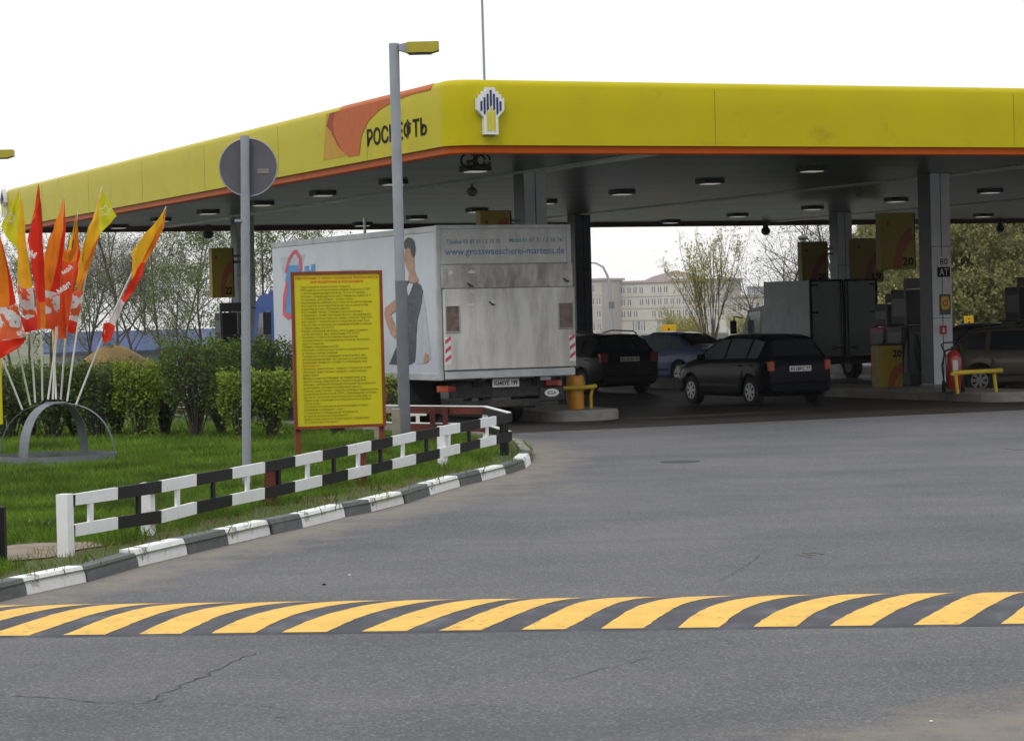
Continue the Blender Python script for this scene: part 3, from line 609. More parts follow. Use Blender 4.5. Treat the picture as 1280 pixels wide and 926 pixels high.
# ================================================================== lamp posts
def lamp_post(base, h, label, split=True):
    e = empty('street_lamp', base, 0, label, 'street lamp', 'lamp posts by the verge')
    zs = h*.36
    q = MB(); q.tube([(0, 0, 0), (0, 0, h*.417)], .087, 18); q.build('lower_pole', M['poledark'], e)
    q = MB(); q.tube([(0, 0, h*.417-.01), (0, 0, h*.419)], .089, 18); q.build('collar', M['poledark'], e)
    q = MB(); q.tube([(-.012, 0, h*.419), (-.012, 0, h)], .075, 18); q.build('upper_pole', M['polegrey'], e)
    hd = bpy.data.objects.new('lamp_head', None); COL.objects.link(hd); hd.parent = e; hd.location = (.08, 0, h-.06)
    q = MB(); q.prism([(-.02, -.045), (.1, -.085), (.1, .06), (-.02, .04)], (0, -.07, 0), X3, Z3, Y3, .14); q.build('bracket', M['polegrey'], hd)
    q = MB(); q.prism([(.1, -.09), (.46, -.09), (.56, -.06), (.56, .065), (.1, .065)], (0, -.14, 0), X3, Z3, Y3, .28); q.build('housing', M['lamphead'], hd)
    q = MB(); q.box(.12, .45, -.11, .11, -.105, -.092); q.build('diffuser', M['pumplight'], hd)
    return e
p = atd(506.5, 545, 37.0); ptop = atd(494.5, 52, 37.0)
lamp_post((p.x-.005, 37.0, GZ-.03), ptop.z-GZ, 'tall grey lamp post with yellow square head in front of the canopy')
p2 = atd(-8, 200, 50.0); lamp_post((p2.x-.25, 50.0, 0.08), p2.z+.1, 'distant lamp post whose yellow head shows at the left edge')
# ================================================================== flag stand
YD = 35.0
db = atd(83, 588, YD); DO = Vector((atd(72, 580, YD).x, YD, GZ+.02))
ds = empty('flag_stand', DO, 0, 'grey dome shaped steel stand of flat bars holding the flags on the grass', 'flag stand')
R0 = .80; HD = .835
def arch(ang0, w=.1, t0=0, t1=PI/2):
    q = MB(); vs = []; n_ = 18
    dirv = Vector((math.cos(ang0), math.sin(ang0), 0)); side = Vector((-dirv.y, dirv.x, 0))
    for i in range(n_+1):
        t = max(1e-4, min(PI/2-1e-4, t0+(t1-t0)*i/n_)); c = dirv*(R0*math.cos(t)**.85)+Z3*(HD*math.sin(t)**.8); nr = (dirv*(math.cos(t)/R0)+Z3*(math.sin(t)/HD)).normalized()
        for sx, sn in ((-1, 0), (1, 0), (1, 1), (-1, 1)): vs.append(c+side*(sx*w/2)+nr*(sn*.008))
    fs = []
    for i in range(n_):
        for k in range(4): fs.append((i*4+k, i*4+(k+1) % 4, (i+1)*4+(k+1) % 4, (i+1)*4+k))
    q.add(vs, fs); q.build('arch_bar', M['domegrey'], ds)
arch(math.radians(246), .15); arch(math.radians(72), .13); arch(math.radians(-4), .07); arch(math.radians(176), .05)
for a0 in (250,): pass
q = MB(); n_ = 40; vs = []
for k in range(n_):
    t = 2*PI*k/n_; vs += [(R0*math.cos(t), R0*math.sin(t), 0), (R0*math.cos(t), R0*math.sin(t), .14), ((R0+.008)*math.cos(t), (R0+.008)*math.sin(t), .14), ((R0+.008)*math.cos(t), (R0+.008)*math.sin(t), 0)]
q.add(vs, [(4*k+i, 4*((k+1) % n_)+i, 4*((k+1) % n_)+(i+1) % 4, 4*k+(i+1) % 4) for k in range(n_) for i in range(4)]); q.build('base_ring', M['domegrey'], ds)
q = MB(); q.disc((0, 0, HD+.006), Z3, .16, .02, 24); q.build('top_plate', M['domegrey'], ds)
# flags ------------------------------------------------------------
def flagmat(name, stops, flowers=True, shape=None):
    m = bpy.data.materials.new(name); m.use_nodes = True; nt = m.node_tree; N = nt.nodes; L = nt.links; p = N['Principled BSDF']; p.inputs['Roughness'].default_value = .45; p.inputs['Specular IOR Level'].default_value = .35
    at = N.new('ShaderNodeAttribute'); at.attribute_name = 'cuv'; sx = N.new('ShaderNodeSeparateXYZ'); L.new(at.outputs['Vector'], sx.inputs[0])
    r = N.new('ShaderNodeValToRGB'); cr = r.color_ramp; cr.interpolation = 'LINEAR'
    while len(cr.elements) < len(stops): cr.elements.new(.5)
    for e, (pos, c) in zip(cr.elements, stops): e.position = pos; e.color = (*c, 1)
    L.new(sx.outputs[0], r.inputs[0]); last = r.outputs[0]
    def step(v, a, b, c=0, d=1):
        g = N.new('ShaderNodeMapRange'); g.inputs['From Min'].default_value = a; g.inputs['From Max'].default_value = b; g.inputs['To Min'].default_value = c; g.inputs['To Max'].default_value = d; L.new(v, g.inputs['Value']); return g.outputs[0]
    def mul(a, b):
        k = N.new('ShaderNodeMath'); k.operation = 'MULTIPLY'; L.new(a, k.inputs[0]); L.new(b, k.inputs[1]); return k.outputs[0]
    def mix(f, a, c):
        k = N.new('ShaderNodeMix'); k.data_type = 'RGBA'; L.new(f, k.inputs[0]); L.new(a, k.inputs[6]); k.inputs[7].default_value = (*c, 1); return k.outputs[2]
    # orange glow towards the lower cloth
    last = mix(mul(step(sx.outputs[1], .45, .85), step(sx.outputs[0], 0, 1, .4, .4)), last, (.85, .16, .01))
    tc = N.new('ShaderNodeTexCoord')
    v = N.new('ShaderNodeTexVoronoi'); v.inputs['Scale'].default_value = 7 if flowers else 22; L.new(tc.outputs['Object'], v.inputs['Vector'])
    if flowers:
        zone = mul(step(sx.outputs[1], .68, .72), step(sx.outputs[1], .93, .90))
        last = mix(mul(zone, step(v.outputs['Distance'], .68, .60)), last, (.72, .72, .76))
        last = mix(mul(zone, step(v.outputs['Distance'], .14, .10)), last, (.12, .22, .06))
        last = mix(step(sx.outputs[1], .925, .93), last, (.80, .04, .01))
    else:
        zone = mul(step(sx.outputs[1], .38, .42), step(sx.outputs[1], .62, .58))
        last = mix(mul(zone, step(v.outputs['Distance'], .22, .18)), last, (.8, .78, .75))
    if shape:
        zone = mul(step(sx.outputs[1], .12, .15), step(sx.outputs[1], .42, .38)); v2 = N.new('ShaderNodeTexVoronoi'); v2.feature = 'DISTANCE_TO_EDGE'; v2.inputs['Scale'].default_value = 10; L.new(tc.outputs['Object'], v2.inputs['Vector'])
        last = mix(mul(zone, step(v2.outputs['Distance'], .012, .006)), last, shape)
    L.new(last, p.inputs['Base Color'])
    t = N.new('ShaderNodeBsdfTranslucent'); L.new(last, t.inputs[0]); mx = N.new('ShaderNodeMixShader'); mx.inputs[0].default_value = .4
    L.new(p.outputs[0], mx.inputs[1]); L.new(t.outputs[0], mx.inputs[2]); L.new(mx.outputs[0], N['Material Output'].inputs[0]); return m
Yl, Or, Re, Dy = (.80, .60, .02), (.85, .30, .015), (.75, .03, .01), (.62, .66, .03)
def cloth_mat(name, c):
    m = mat(name, c, .5, spec=.3, var=.12, vscale=5); nt = m.node_tree; N = nt.nodes; L = nt.links; p = [n for n in N if n.type == 'BSDF_PRINCIPLED'][0]
    t = N.new('ShaderNodeBsdfTranslucent'); L.new(p.inputs['Base Color'].links[0].from_socket, t.inputs[0]); mx = N.new('ShaderNodeMixShader'); mx.inputs[0].default_value = .4
    out = [n for n in N if n.type == 'OUTPUT_MATERIAL'][0]; L.new(p.outputs[0], mx.inputs[1]); L.new(t.outputs[0], mx.inputs[2]); L.new(mx.outputs[0], out.inputs[0]); return m
CM = {'lemon': cloth_mat('flag_lemon', (.74, .74, .03)), 'yellow': cloth_mat('flag_yellow', (.88, .50, .02)), 'orange': cloth_mat('flag_orange', (.88, .27, .02)), 'red': cloth_mat('flag_red', (.78, .035, .012)), 'salmon': cloth_mat('flag_salmon', (.82, .11, .03)), 'sheer': cloth_mat('flag_sheer_white', (.72, .66, .68))}
def flower():
    m = cloth_mat('flag_flower_print', (.80, .14, .04)); nt = m.node_tree; N = nt.nodes; L = nt.links; p = [n for n in N if n.type == 'BSDF_PRINCIPLED'][0]; tr = [n for n in N if n.type == 'BSDF_TRANSLUCENT'][0]
    tc = [n for n in N if n.type == 'TEX_COORD'][0]; last = p.inputs['Base Color'].links[0].from_socket
    v = N.new('ShaderNodeTexVoronoi'); v.inputs['Scale'].default_value = 6.5; nz_ = N.new('ShaderNodeTexNoise'); nz_.inputs['Scale'].default_value = 16; L.new(tc.outputs['Object'], nz_.inputs['Vector'])
    ad = N.new('ShaderNodeMixRGB'); ad.blend_type = 'ADD'; ad.inputs[0].default_value = .09; L.new(tc.outputs['Object'], ad.inputs[1]); L.new(nz_.outputs['Color'], ad.inputs[2]); L.new(ad.outputs[0], v.inputs['Vector'])
    for a_, b_, c in ((.60, .54, (.74, .74, .78)), (.15, .10, (.25, .34, .10))):
        g_ = N.new('ShaderNodeMapRange'); g_.inputs['From Min'].default_value = a_; g_.inputs['From Max'].default_value = b_; L.new(v.outputs['Distance'], g_.inputs['Value'])
        k = N.new('ShaderNodeMix'); k.data_type = 'RGBA'; L.new(g_.outputs[0], k.inputs[0]); L.new(last, k.inputs[6]); k.inputs[7].default_value = (*c, 1); last = k.outputs[2]
    L.new(last, p.inputs['Base Color']); L.new(last, tr.inputs[0]); return m
CM['flower'] = flower(); CK = list(CM)
flags = [
 ((-78, 285), (28, 512), 34.9, 'red flag cut off at the left edge on the lowest leaning pole', [('red', [(-185, 200), (-150, 300), (-90, 520), (-180, 500)]), ('orange', [(-185, 200), (-180, 500), (-215, 480), (-205, 300)])]),
 ((-20, 282), (38, 506), 34.65, 'red and orange flag with big white flowers at the left edge', [('orange', [(-46, 190), (-2, 215), (22, 330), (28, 425), (-40, 430), (-60, 330)]), ('red', [(-6, 190), (8, 250), (28, 330), (48, 412), (28, 425), (22, 330), (-2, 215)]), ('flower', [(-40, 430), (28, 425), (48, 412), (62, 460), (72, 498), (60, 518), (10, 522), (-40, 532)]), ('red', [(-40, 532), (10, 522), (60, 518), (76, 512), (70, 530), (38, 548), (8, 572), (-40, 590)])]),
 ((24, 234), (44, 503), 35.1, 'yellow flag with pointed lemon corner, second flag from left', [('lemon', [(55, 82), (28, 140), (2, 192), (20, 222), (50, 262), (56, 150)]), ('yellow', [(57, 82), (70, 160), (76, 250), (84, 330), (94, 370), (70, 372), (50, 362), (50, 262), (56, 150)]), ('flower', [(50, 362), (70, 372), (94, 370), (104, 450), (78, 462), (56, 430)]), ('red', [(56, 450), (78, 462), (104, 450), (112, 490), (70, 500)])]),
 ((48, 230), (53, 500), 34.8, 'tall red flag with orange hem between the yellow and orange flags', [('red', [(112, 68), (120, 130), (123, 250), (128, 330), (131, 410), (116, 412), (104, 400), (92, 320), (80, 230), (92, 180), (105, 120)]), ('orange', [(112, 68), (105, 120), (92, 180), (100, 170), (112, 125)]), ('salmon', [(104, 400), (116, 412), (118, 488), (106, 490)]), ('orange', [(116, 412), (131, 410), (133, 488), (118, 488)])]),
 ((80, 244), (66, 499), 35.3, 'orange flag with red edge and white flowers beside the tall red flag', [('orange', [(185, 106), (165, 170), (145, 220), (128, 275), (127, 375), (146, 380), (168, 290), (182, 200)]), ('red', [(187, 106), (190, 200), (182, 300), (174, 386), (146, 380), (168, 290), (182, 200)]), ('flower', [(127, 375), (146, 380), (174, 386), (174, 440), (160, 456), (130, 446)]), ('salmon', [(130, 446), (160, 456), (174, 440), (170, 480), (160, 492), (132, 486)]), ('yellow', [(152, 490), (166, 490), (161, 552), (155, 552)])]),
 ((97, 264), (76, 499), 34.6, 'orange red flag with white lettering, fifth from left', [('yellow', [(222, 152), (212, 200), (205, 225), (196, 260), (206, 262), (220, 225)]), ('orange', [(222, 152), (228, 230), (222, 290), (200, 300), (180, 290), (184, 258), (196, 260), (206, 262), (220, 225)]), ('salmon', [(180, 290), (200, 300), (222, 290), (214, 350), (205, 430), (190, 517), (168, 517), (172, 430), (176, 340)])]),
 ((127, 234), (84, 501), 35.2, 'yellow and lemon flag with a pointed right corner above the rest', [('lemon', [(295, 86), (337, 162), (312, 192), (288, 216), (286, 150)]), ('yellow', [(295, 86), (286, 150), (288, 216), (262, 262), (240, 325), (222, 376), (226, 300), (248, 220), (275, 150)]), ('orange', [(288, 216), (278, 250), (262, 302), (244, 346), (230, 380), (222, 376), (240, 325), (262, 262)]), ('flower', [(210, 382), (222, 376), (240, 380), (234, 430), (225, 472), (203, 462), (206, 410)]), ('red', [(194, 466), (203, 462), (225, 472), (222, 502), (195, 500)])]),
 ((208, 258), (95, 506), 35.0, 'slender yellow and red flag leaning far out to the right', [('yellow', [(480, 138), (462, 166), (430, 202), (400, 238), (383, 268), (387, 300), (380, 350), (400, 312), (440, 242), (470, 180)]), ('orange', [(484, 138), (474, 195), (448, 252), (422, 296), (408, 298), (440, 242), (470, 180)]), ('red', [(422, 296), (412, 330), (388, 378), (360, 414), (350, 402), (380, 350), (400, 312), (408, 298)]), ('sheer', [(350, 402), (360, 414), (347, 444), (333, 480), (318, 470), (336, 432)]), ('red', [(300, 472), (318, 470), (333, 480), (322, 520), (303, 532), (293, 506)])]),
 ((92, 300), (60, 499), 35.5, 'red flag half hidden behind the lettered orange flag', [('red', [(226, 228), (234, 292), (222, 345), (206, 420), (196, 400), (214, 300)]), ('flower', [(196, 400), (206, 420), (200, 455), (188, 455)])]),
 ((60, 300), (70, 499), 35.5, 'short orange flag with red hem mostly hidden behind the red flag', [('orange', [(138, 250), (146, 330), (140, 400), (112, 400), (120, 320)]), ('flower', [(112, 400), (140, 400), (142, 450), (110, 450)]), ('red', [(110, 450), (142, 450), (140, 488), (106, 488)])]),
]
def polepath(base, tip, Yf, k=10):
    pts = []
    for i in range(k+1):
        t = i/k; x = base[0]+(tip[0]-base[0])*t; y = base[1]+(tip[1]-base[1])*t
        x += (tip[0]-base[0])*-.05*math.sin(PI*t); pts.append(atd(x, y, 35.0+(Yf-35.0)*min(1, t*2)))
    return pts
for fi, (tip, base, Yf, lab, panels) in enumerate(flags):
    bp = atd(base[0], base[1], 35.0); e = empty('flag', bp, 0, lab, 'flag', 'flags fanned out of the dome stand')
    q = MB(); q.tube([p-bp for p in polepath(base, tip, Yf)], [.014]*8+[.009, .008, .006], 8); q.build('pole', M['cream'], e)
    bm = bmesh.new(); lay = {}
    for key, poly in panels:
        vs = []
        for x, y in poly:
            px, py = x/2.315, 200+y/2.315
            if (x, y) not in lay:
                d = Yf-.10-.075*math.sin(px*.33+fi*1.7)-.03*math.sin(py*.09+fi); lay[(x, y)] = bm.verts.new(atd(px, py, d)-bp)
            vs.append(lay[(x, y)])
        f = bm.faces.new(vs); f.material_index = CK.index(key); f.smooth = True
    bmesh.ops.triangulate(bm, faces=bm.faces[:], ngon_method='BEAUTY')
    bmesh.ops.subdivide_edges(bm, edges=bm.edges[:], cuts=2, use_grid_fill=True)
    for v in bm.verts: v.co.y += .022*math.sin(v.co.x*38+v.co.z*4+fi)+.014*math.sin(v.co.z*17+v.co.x*9); v.co.x += .006*math.sin(v.co.z*26+fi)
    bmesh.ops.recalc_face_normals(bm, faces=bm.faces[:])
    me = bpy.data.meshes.new('cloth'); bm.to_mesh(me); bm.free()
    for k in CK: me.materials.append(CM[k])
    o = bpy.data.objects.new('cloth', me); COL.objects.link(o); o.parent = e
    if fi == 5:
        for (px, py, s_) in ((83.5, 337, 'май'), (80, 360, 'мая')): text('lettering', s_, M['white'], e, atd(px, py, Yf-.25)-bp, Vector((.85, 0, .52)), Vector((-.52, 0, .85)), h=.07, bold=.02)
    if fi == 3: text('lettering', 'М', M['white'], e, atd(41, 318, Yf-.25)-bp, Vector((.85, 0, -.5)), Vector((.5, 0, .85)), h=.09, bold=.05)
    if fi in (2, 6):   # pale outlined star printed on the lemon corner
        c = atd(13, 273, Yf-.25)-bp if fi == 2 else atd(132, 264, Yf-.25)-bp
        q = MB(); st = [(.085*(1 if k % 2 == 0 else .45)*math.cos(PI/2+k*PI/5), .085*(1 if k % 2 == 0 else .45)*math.sin(PI/2+k*PI/5)) for k in range(11)]
        q.tube([c+Vector((x, 0, z)) for x, z in st], .006, 4, cap=False); q.build('star_print', M['cream'], e)
# yellow board edge at the far left
p = atd(-9, 530, 36.5); q = MB(); e = empty('information_board', (p.x-.5, 36.5, 0), 0, 'edge of a second yellow board cut off at the left', 'sign board')
q = MB(); q.box(-.5, .645, -.015, .015, .62, 1.62); q.build('panel', M['signyellow'], e)
for x in (-.45, .55): q = MB(); q.box(x-.03, x+.03, .017, .05, GZ-.05, 1.55); q.build('leg', M['boardframe'], e)
# ================================================================== canopy
A0, A1, B0, B1 = -5.4, 28.2, -3.93, 46.0
cn = empty('canopy', AB(10, 15, 0), 0, 'huge flat petrol station canopy with yellow fascia and orange lower band', 'canopy'); CO = AB(10, 15, 0)
def rpath(off, r, n=8):     # closed rounded rectangle in a/b, inset by off
    a0, a1, b0, b1 = A0+off, A1-off, B0+off, B1-off; out = []
    for cx, cy, s_ in ((a0+r, b0+r, 180), (a0+r, b1-r, 90), (a1-r, b1-r, 0), (a1-r, b0+r, 270)):
        for k in range(n+1):
            t = math.radians(s_+(-90 if False else 0)+0); 
            ang = math.radians(s_+90-90*k/n) if False else None
            out.append((cx, cy, s_, k))
    return out
def ring(off, r, z, n=8):
    a0, a1, b0, b1 = A0+off, A1-off, B0+off, B1-off; out = []
    # corners ordered: (a0,b0) -> (a0,b1) -> (a1,b1) -> (a1,b0); angle measured in (a,b)
    for cx, cy, t0, t1 in ((a0+r, b0+r, 270, 180), (a0+r, b1-r, 180, 90), (a1-r, b1-r, 90, 0), (a1-r, b0+r, 0, -90)):
        for k in range(n+1):
            t = math.radians(t0+(t1-t0)*k/n); out.append(AB(cx+r*math.cos(t), cy+r*math.sin(t), z)-CO)
    return out
def loft(prof, n=8, rr=.45, closed=False):
    q = MB(); rings = [ring(off, max(.05, rr-off), z, n) for off, z in prof]; k = len(rings[0]); q.v = [v for r in rings for v in r]
    for i in range(len(rings)-1):
        for j in range(k): q.f.append((i*k+j, i*k+(j+1) % k, (i+1)*k+(j+1) % k, (i+1)*k+j)); q.m.append(0); q.sm.append(True)
    return q
o = loft([(.09, 4.86), (.09, 4.835), (.0, 4.84), (.0, 4.86), (0, 5.5), (0, 5.82), (.015, 5.87), (.05, 5.915), (.10, 5.935), (.3, 5.94), (.3, 5.80)]).build('fascia', M['yellow'], cn)
mod = o.modifiers.new('e', 'EDGE_SPLIT'); mod.split_angle = math.radians(50)
o = loft([(.07, 4.845), (.055, 4.84), (.05, 4.72), (.07, 4.70), (.2, 4.70), (.2, 4.86)]).build('orange_band', M['orange'], cn); mod = o.modifiers.new('e', 'EDGE_SPLIT'); mod.split_angle = math.radians(40)
o = loft([(.19, 4.702), (.24, 4.702), (.24, 4.93)]).build('inner_lip', mat('inner_lip', (.10, .05, .035), .6), cn)
# panel joints on the fascia
M['joint'] = mat('joint', (.24, .20, .003), .5)
for b_ in [1.05]+[1.05+6.2*k for k in range(1, 7)]: q = MB(); q.obox(AB(A0-.001, b_, 5.34)-CO, .002, .006, .48, AV, BV, Z3); q.build('panel_joint', M['joint'], cn)
for a_ in [-1.5+5*k for k in range(6)]: q = MB(); q.obox(AB(a_, B0-.001, 5.34)-CO, .006, .002, .48, AV, BV, Z3); q.build('panel_joint', M['joint'], cn)
q = MB(); q.add([AB(a_, b_, 4.85)-CO for a_, b_ in ((A0+.2, B0+.2), (A0+.2, B1-.2), (A1-.2, B1-.2), (A1-.2, B0+.2))], [(0, 1, 2, 3)])
cso = q.build('ceiling', M['ceiling'], None); cso.parent = cn
# rotate texture: build ceiling in local aligned frame
me = cso.data; rot = Matrix.Rotation(-TH, 4, 'Z'); me.transform(rot); cso.rotation_euler = (0, 0, TH)
q = MB(); q.add([AB(a_, b_, 5.9)-CO for a_, b_ in ((A0+.25, B0+.25), (A0+.25, B1-.25), (A1-.25, B1-.25), (A1-.25, B0+.25))], [(0, 1, 2, 3)]); q.build('roof_deck', M['panelgrey'], cn)
# long bulkheads under the ceiling, over each island row
M['beam'] = mat('ceiling_trim', (.8, .82, .75), .4)
for b_ in (.75, 11.3, 21.2, 31.4): q = MB(); q.obox(AB((A0+A1)/2, b_, 4.835)-CO, (A1-A0)/2-.26, .2, .022, AV, BV, Z3); q.build('ceiling_trim', M['beam'], cn)
# swoosh and name on the left fascia: thin vinyl lying on its face
fp = AB(A0, B0-.004, 5.3); fn = -BV
def on_left(pxs): return [((onplane(x, y, fp, fn)-fp).dot(AV), min(.545, max(-.44, (onplane(x, y, fp, fn)-fp).z))) for x, y in pxs]
def vinyl(name, pxs, m, off=0.0):
    q = MB(); poly = on_left(pxs); q.prism(poly, fp+fn*(off*.35)-CO, AV, Z3, fn, .001); return q.build(name, m, cn)
vinyl('pale_swoosh', [(408, 141), (436, 127), (432, 150), (436, 172), (446, 192), (404, 201), (406, 170)], M['swoosh_pale'])
vinyl('dark_swoosh', [(412, 137), (438, 125), (424, 150), (422, 170), (414, 165), (408, 158)], M['swoosh_red'], .004)
vinyl('orange_swoosh', [(424, 133.5), (460, 123), (500, 112.5), (538, 103), (538, 113), (515, 118), (492, 127), (474, 138), (460, 152), (452, 170), (449, 194), (436, 196.5), (424, 186), (416, 170), (413, 154), (416, 143)], M['swoosh'], .008)
vinyl('thin_arc', [(424, 133), (427, 132), (419, 142), (416, 154), (418, 168), (426, 184), (424, 184), (415, 168), (413, 154), (416, 142)], M['swoosh_red'], .012)
cL = onplane(459, 172, fp, fn); cR = onplane(533.5, 158, fp, fn); L_ = (cR-cL).length
text('lettering', 'РОСНЕФТЬ', M['black'], cn, (cL+cR)/2-CO+fn*.002, -AV, Z3, w=L_, h=.34, bold=.02, th=.004)
qa = [(onplane(x, y, fp, fn)-fp).dot(AV) for x, y in ((424, 134), (538, 103))]; q = MB(); pr = [(-.0045, 5.838), (-.0045, 5.845), (.009, 5.875), (.046, 5.92), (.098, 5.9405)]
for a_ in qa:
    for off, z in pr: q.v.append(AB(A0+a_, B0+off, z)-CO)
for k in range(4): q.f.append((k, k+1, 6+k, 5+k)); q.m.append(0); q.sm.append(True)
q.build('swoosh_top_edge', M['swoosh'], cn)
# emblem on the front fascia
def emblem(c, u, n_, s_, label):
    e = empty('emblem', c, 0, label, 'emblem'); 
    out = [(-.20, -.62), (.20, -.62), (.20, -.18), (.38, .02), (.38, .32), (.30, .32), (.30, .42), (.22, .42), (.22, .50), (.13, .50), (.13, .60), (-.13, .60), (-.13, .50), (-.22, .50), (-.22, .42), (-.30, .42), (-.30, .32), (-.38, .32), (-.38, .02), (-.20, -.18)]
    q = MB(); q.prism([(a_*s_, b_*s_) for a_, b_ in out], (0, 0, 0), u, Z3, n_, .10); q.build('shield', M['emblem_white'], e)
    bars = [(-.27, .0, .24), (-.18, -.08, .34), (-.09, .02, .43), (0, .12, .53), (.09, .02, .43), (.18, -.08, .34), (.27, .0, .24)]
    for x, y0, y1 in bars: q = MB(); q.prism([((x-.026)*s_, (y0-.03)*s_), ((x+.026)*s_, (y0+.01)*s_), ((x+.026)*s_, y1*s_), ((x-.026)*s_, y1*s_)], Vector(n_)*.101, u, Z3, n_, .008); q.build('blue_bar', M['navy'], e)
    for x, y1 in ((-.09, -.03), (0, .07), (.09, -.03)): q = MB(); q.prism([((x-.033)*s_, -.53*s_), ((x+.033)*s_, -.53*s_), ((x+.033)*s_, y1*s_), ((x-.033)*s_, y1*s_)], Vector(n_)*.101, u, Z3, n_, .008); q.build('yellow_bar', M['signyellow'], e)
    return e
pc = onplane(610.5, 139, AB(A0, 0, 5), -AV); emblem(pc-AV*.01, BV, -AV, .64, 'white shield emblem of blue and yellow bars on the front fascia')
_p = onplane(7.5, 254, AB(0, B0, 5), -BV); pc = _p-BV*.01; emblem(pc, -AV, -BV, .64, 'distant white shield emblem at the far left end of the fascia')
q = MB(); q.tube([(0, 0, 0), (-.01, 0, 2.2), (-.02, 0, 6)], [.022, .02, .014], 8); o = q.build('whip_antenna', M['galv']); p = atd(605.5, 97, 44.0); o.location = (p.x, 44.0, 5.9); tag(o, 'thin whip antenna mast rising above the canopy corner', 'antenna')
# ceiling lights
def light0():
    e = empty('ceiling_light', (0, 0, 0), TH, 'square recessed floodlight on the canopy ceiling', 'ceiling light', 'square lights in rows under the canopy')
    q = MB(); q.box(-.24, .24, -.24, .24, -.09, 0, bev=.01); q.build('housing', M['housing'], e)
    q = MB(); q.box(-.17, .17, -.17, .17, -.106, -.091); q.build('lens', M['lens'], e)
    return e
L0 = light0(); k_ = 0
for b_ in (-1.05, 6.35, 16.6, 26.4, 36.6):
    for i in range(7):
        a_ = .35+4.35*i
        if a_ > A1-.8: continue
        if b_ > 26: a_ -= 2.7
        e = L0 if k_ == 0 else copy_tree(L0); k_ += 1; e.location = AB(a_, b_, 4.848)
# ceiling gadgets
def speaker(px, py, lab):
    p = onz(px, py, 4.72); e = empty('ceiling_speaker', (p.x, p.y, 4.849), 0, lab, 'loudspeaker', 'loudspeakers on the canopy ceiling')
    q = MB(); q.tube([(0, 0, -.08), (0, 0, 0)], .02, 8); q.build('stem', M['housing'], e)
    q = MB(); q.sphere((0, 0, -.16), .12, .12, .11, 14, 8); q.build('horn', M['greylens'], e)
speaker(1075, 240, 'grey ball loudspeaker on the ceiling left of the front column'); speaker(590, 238, 'dark ball loudspeaker on the ceiling beyond the cable loops')
def dcam(p, lab):
    e = empty('dome_camera', p, 0, lab, 'camera', 'dome cameras on the far canopy edge')
    q = MB(); q.tube([(0, 0, -.1), (0, 0, .12)], .09, 12); q.build('mount', M['housing'], e); q = MB(); q.sphere((0, 0, -.15), .15, .15, .14, 14, 8); q.build('dome', M['plastic'], e)
dcam(onz(957, 283, 4.66), 'small dark dome camera hanging at the far edge left of the price boards'); dcam(onz(1250, 280, 4.66), 'dark dome camera hanging at the far edge above the olive trees'); dcam(onz(260, 286, 4.66), 'dark dome camera hanging at the far edge left of the round sign')
# looped cables beside first lamp
p = onz(590, 203, 4.7); e = empty('cable_loop', p, 0, 'looped black cables and connector hanging by the front corner light', 'cable')
for j, (dx, r) in enumerate(((-.06, .13), (.13, .1), (.2, .12))):
    q = MB(); q.tube([(dx+r*math.cos(t*.5), .02*j, -.0+r*1.0*math.sin(t*.5)+.03) for t in range(0, 13)], .022, 6); q.build('cable', M['rubber'], e)
q = MB(); q.obox((.0, 0, .02), .1, .03, .03, (.95, 0, .2), Y3, (-.2, 0, .95)); q.build('connector', M['plastic'], e)
# ================================================================== columns and islands
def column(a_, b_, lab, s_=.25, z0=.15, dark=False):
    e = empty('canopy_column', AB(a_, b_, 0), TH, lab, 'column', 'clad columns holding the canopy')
    q = MB(); q.box(-s_, s_, -s_, s_, z0, 4.849, bev=.02); q.build('cladding', M['columnshade' if dark else 'column'], e)  # dark variant has the deep canopy shade put into its colour
    q = MB(); q.box(-s_-.006, -s_+.01, -s_+.012, s_-.012, z0+.13, 4.84); q.build('side_panel', M['columnshade'], e)  # added dark sheet paints the shaded left face of the column
    q = MB(); q.box(-.008, .008, -s_-.004, -s_+.01, z0+.02, 4.84); q.build('groove', M['black'], e)
    for z in (1.7, 3.25): q = MB(); q.box(-s_-.003, s_+.003, -s_-.003, s_+.003, z, z+.012); q.build('cladding_joint', M['pump'], e)
    q = MB(); q.box(-s_-.03, s_+.03, -s_-.03, s_+.03, z0-.01, z0+.12); q.build('base_trim', M['poledark'], e)
    return e
def colpos(px, b_, lo=-5, hi=30):
    for _ in range(50):
        mid = (lo+hi)/2; p = AB(mid, b_, 3.0); d = p-Vector((0, 0, CH)); u = d.dot(ri)/d.dot(fw)*F+640
        if u > px: lo = mid
        else: hi = mid
    return lo
cA = (colpos(665, .95), .95); cC = (colpos(1169, 10.75), 10.75); cB = (colpos(725.5, 11.2), 11.2); cD = (colpos(1052, 20.1), 20.1); cL_ = (colpos(305, 1.0), 1.0)
print('COLS', cA, cC, cB, cD, cL_)
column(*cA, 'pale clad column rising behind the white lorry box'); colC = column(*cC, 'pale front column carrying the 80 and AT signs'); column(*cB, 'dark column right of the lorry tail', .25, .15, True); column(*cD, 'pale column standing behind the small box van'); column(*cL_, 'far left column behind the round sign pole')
column(cA[0], 21, 'column out of frame right of the petrol pumps')
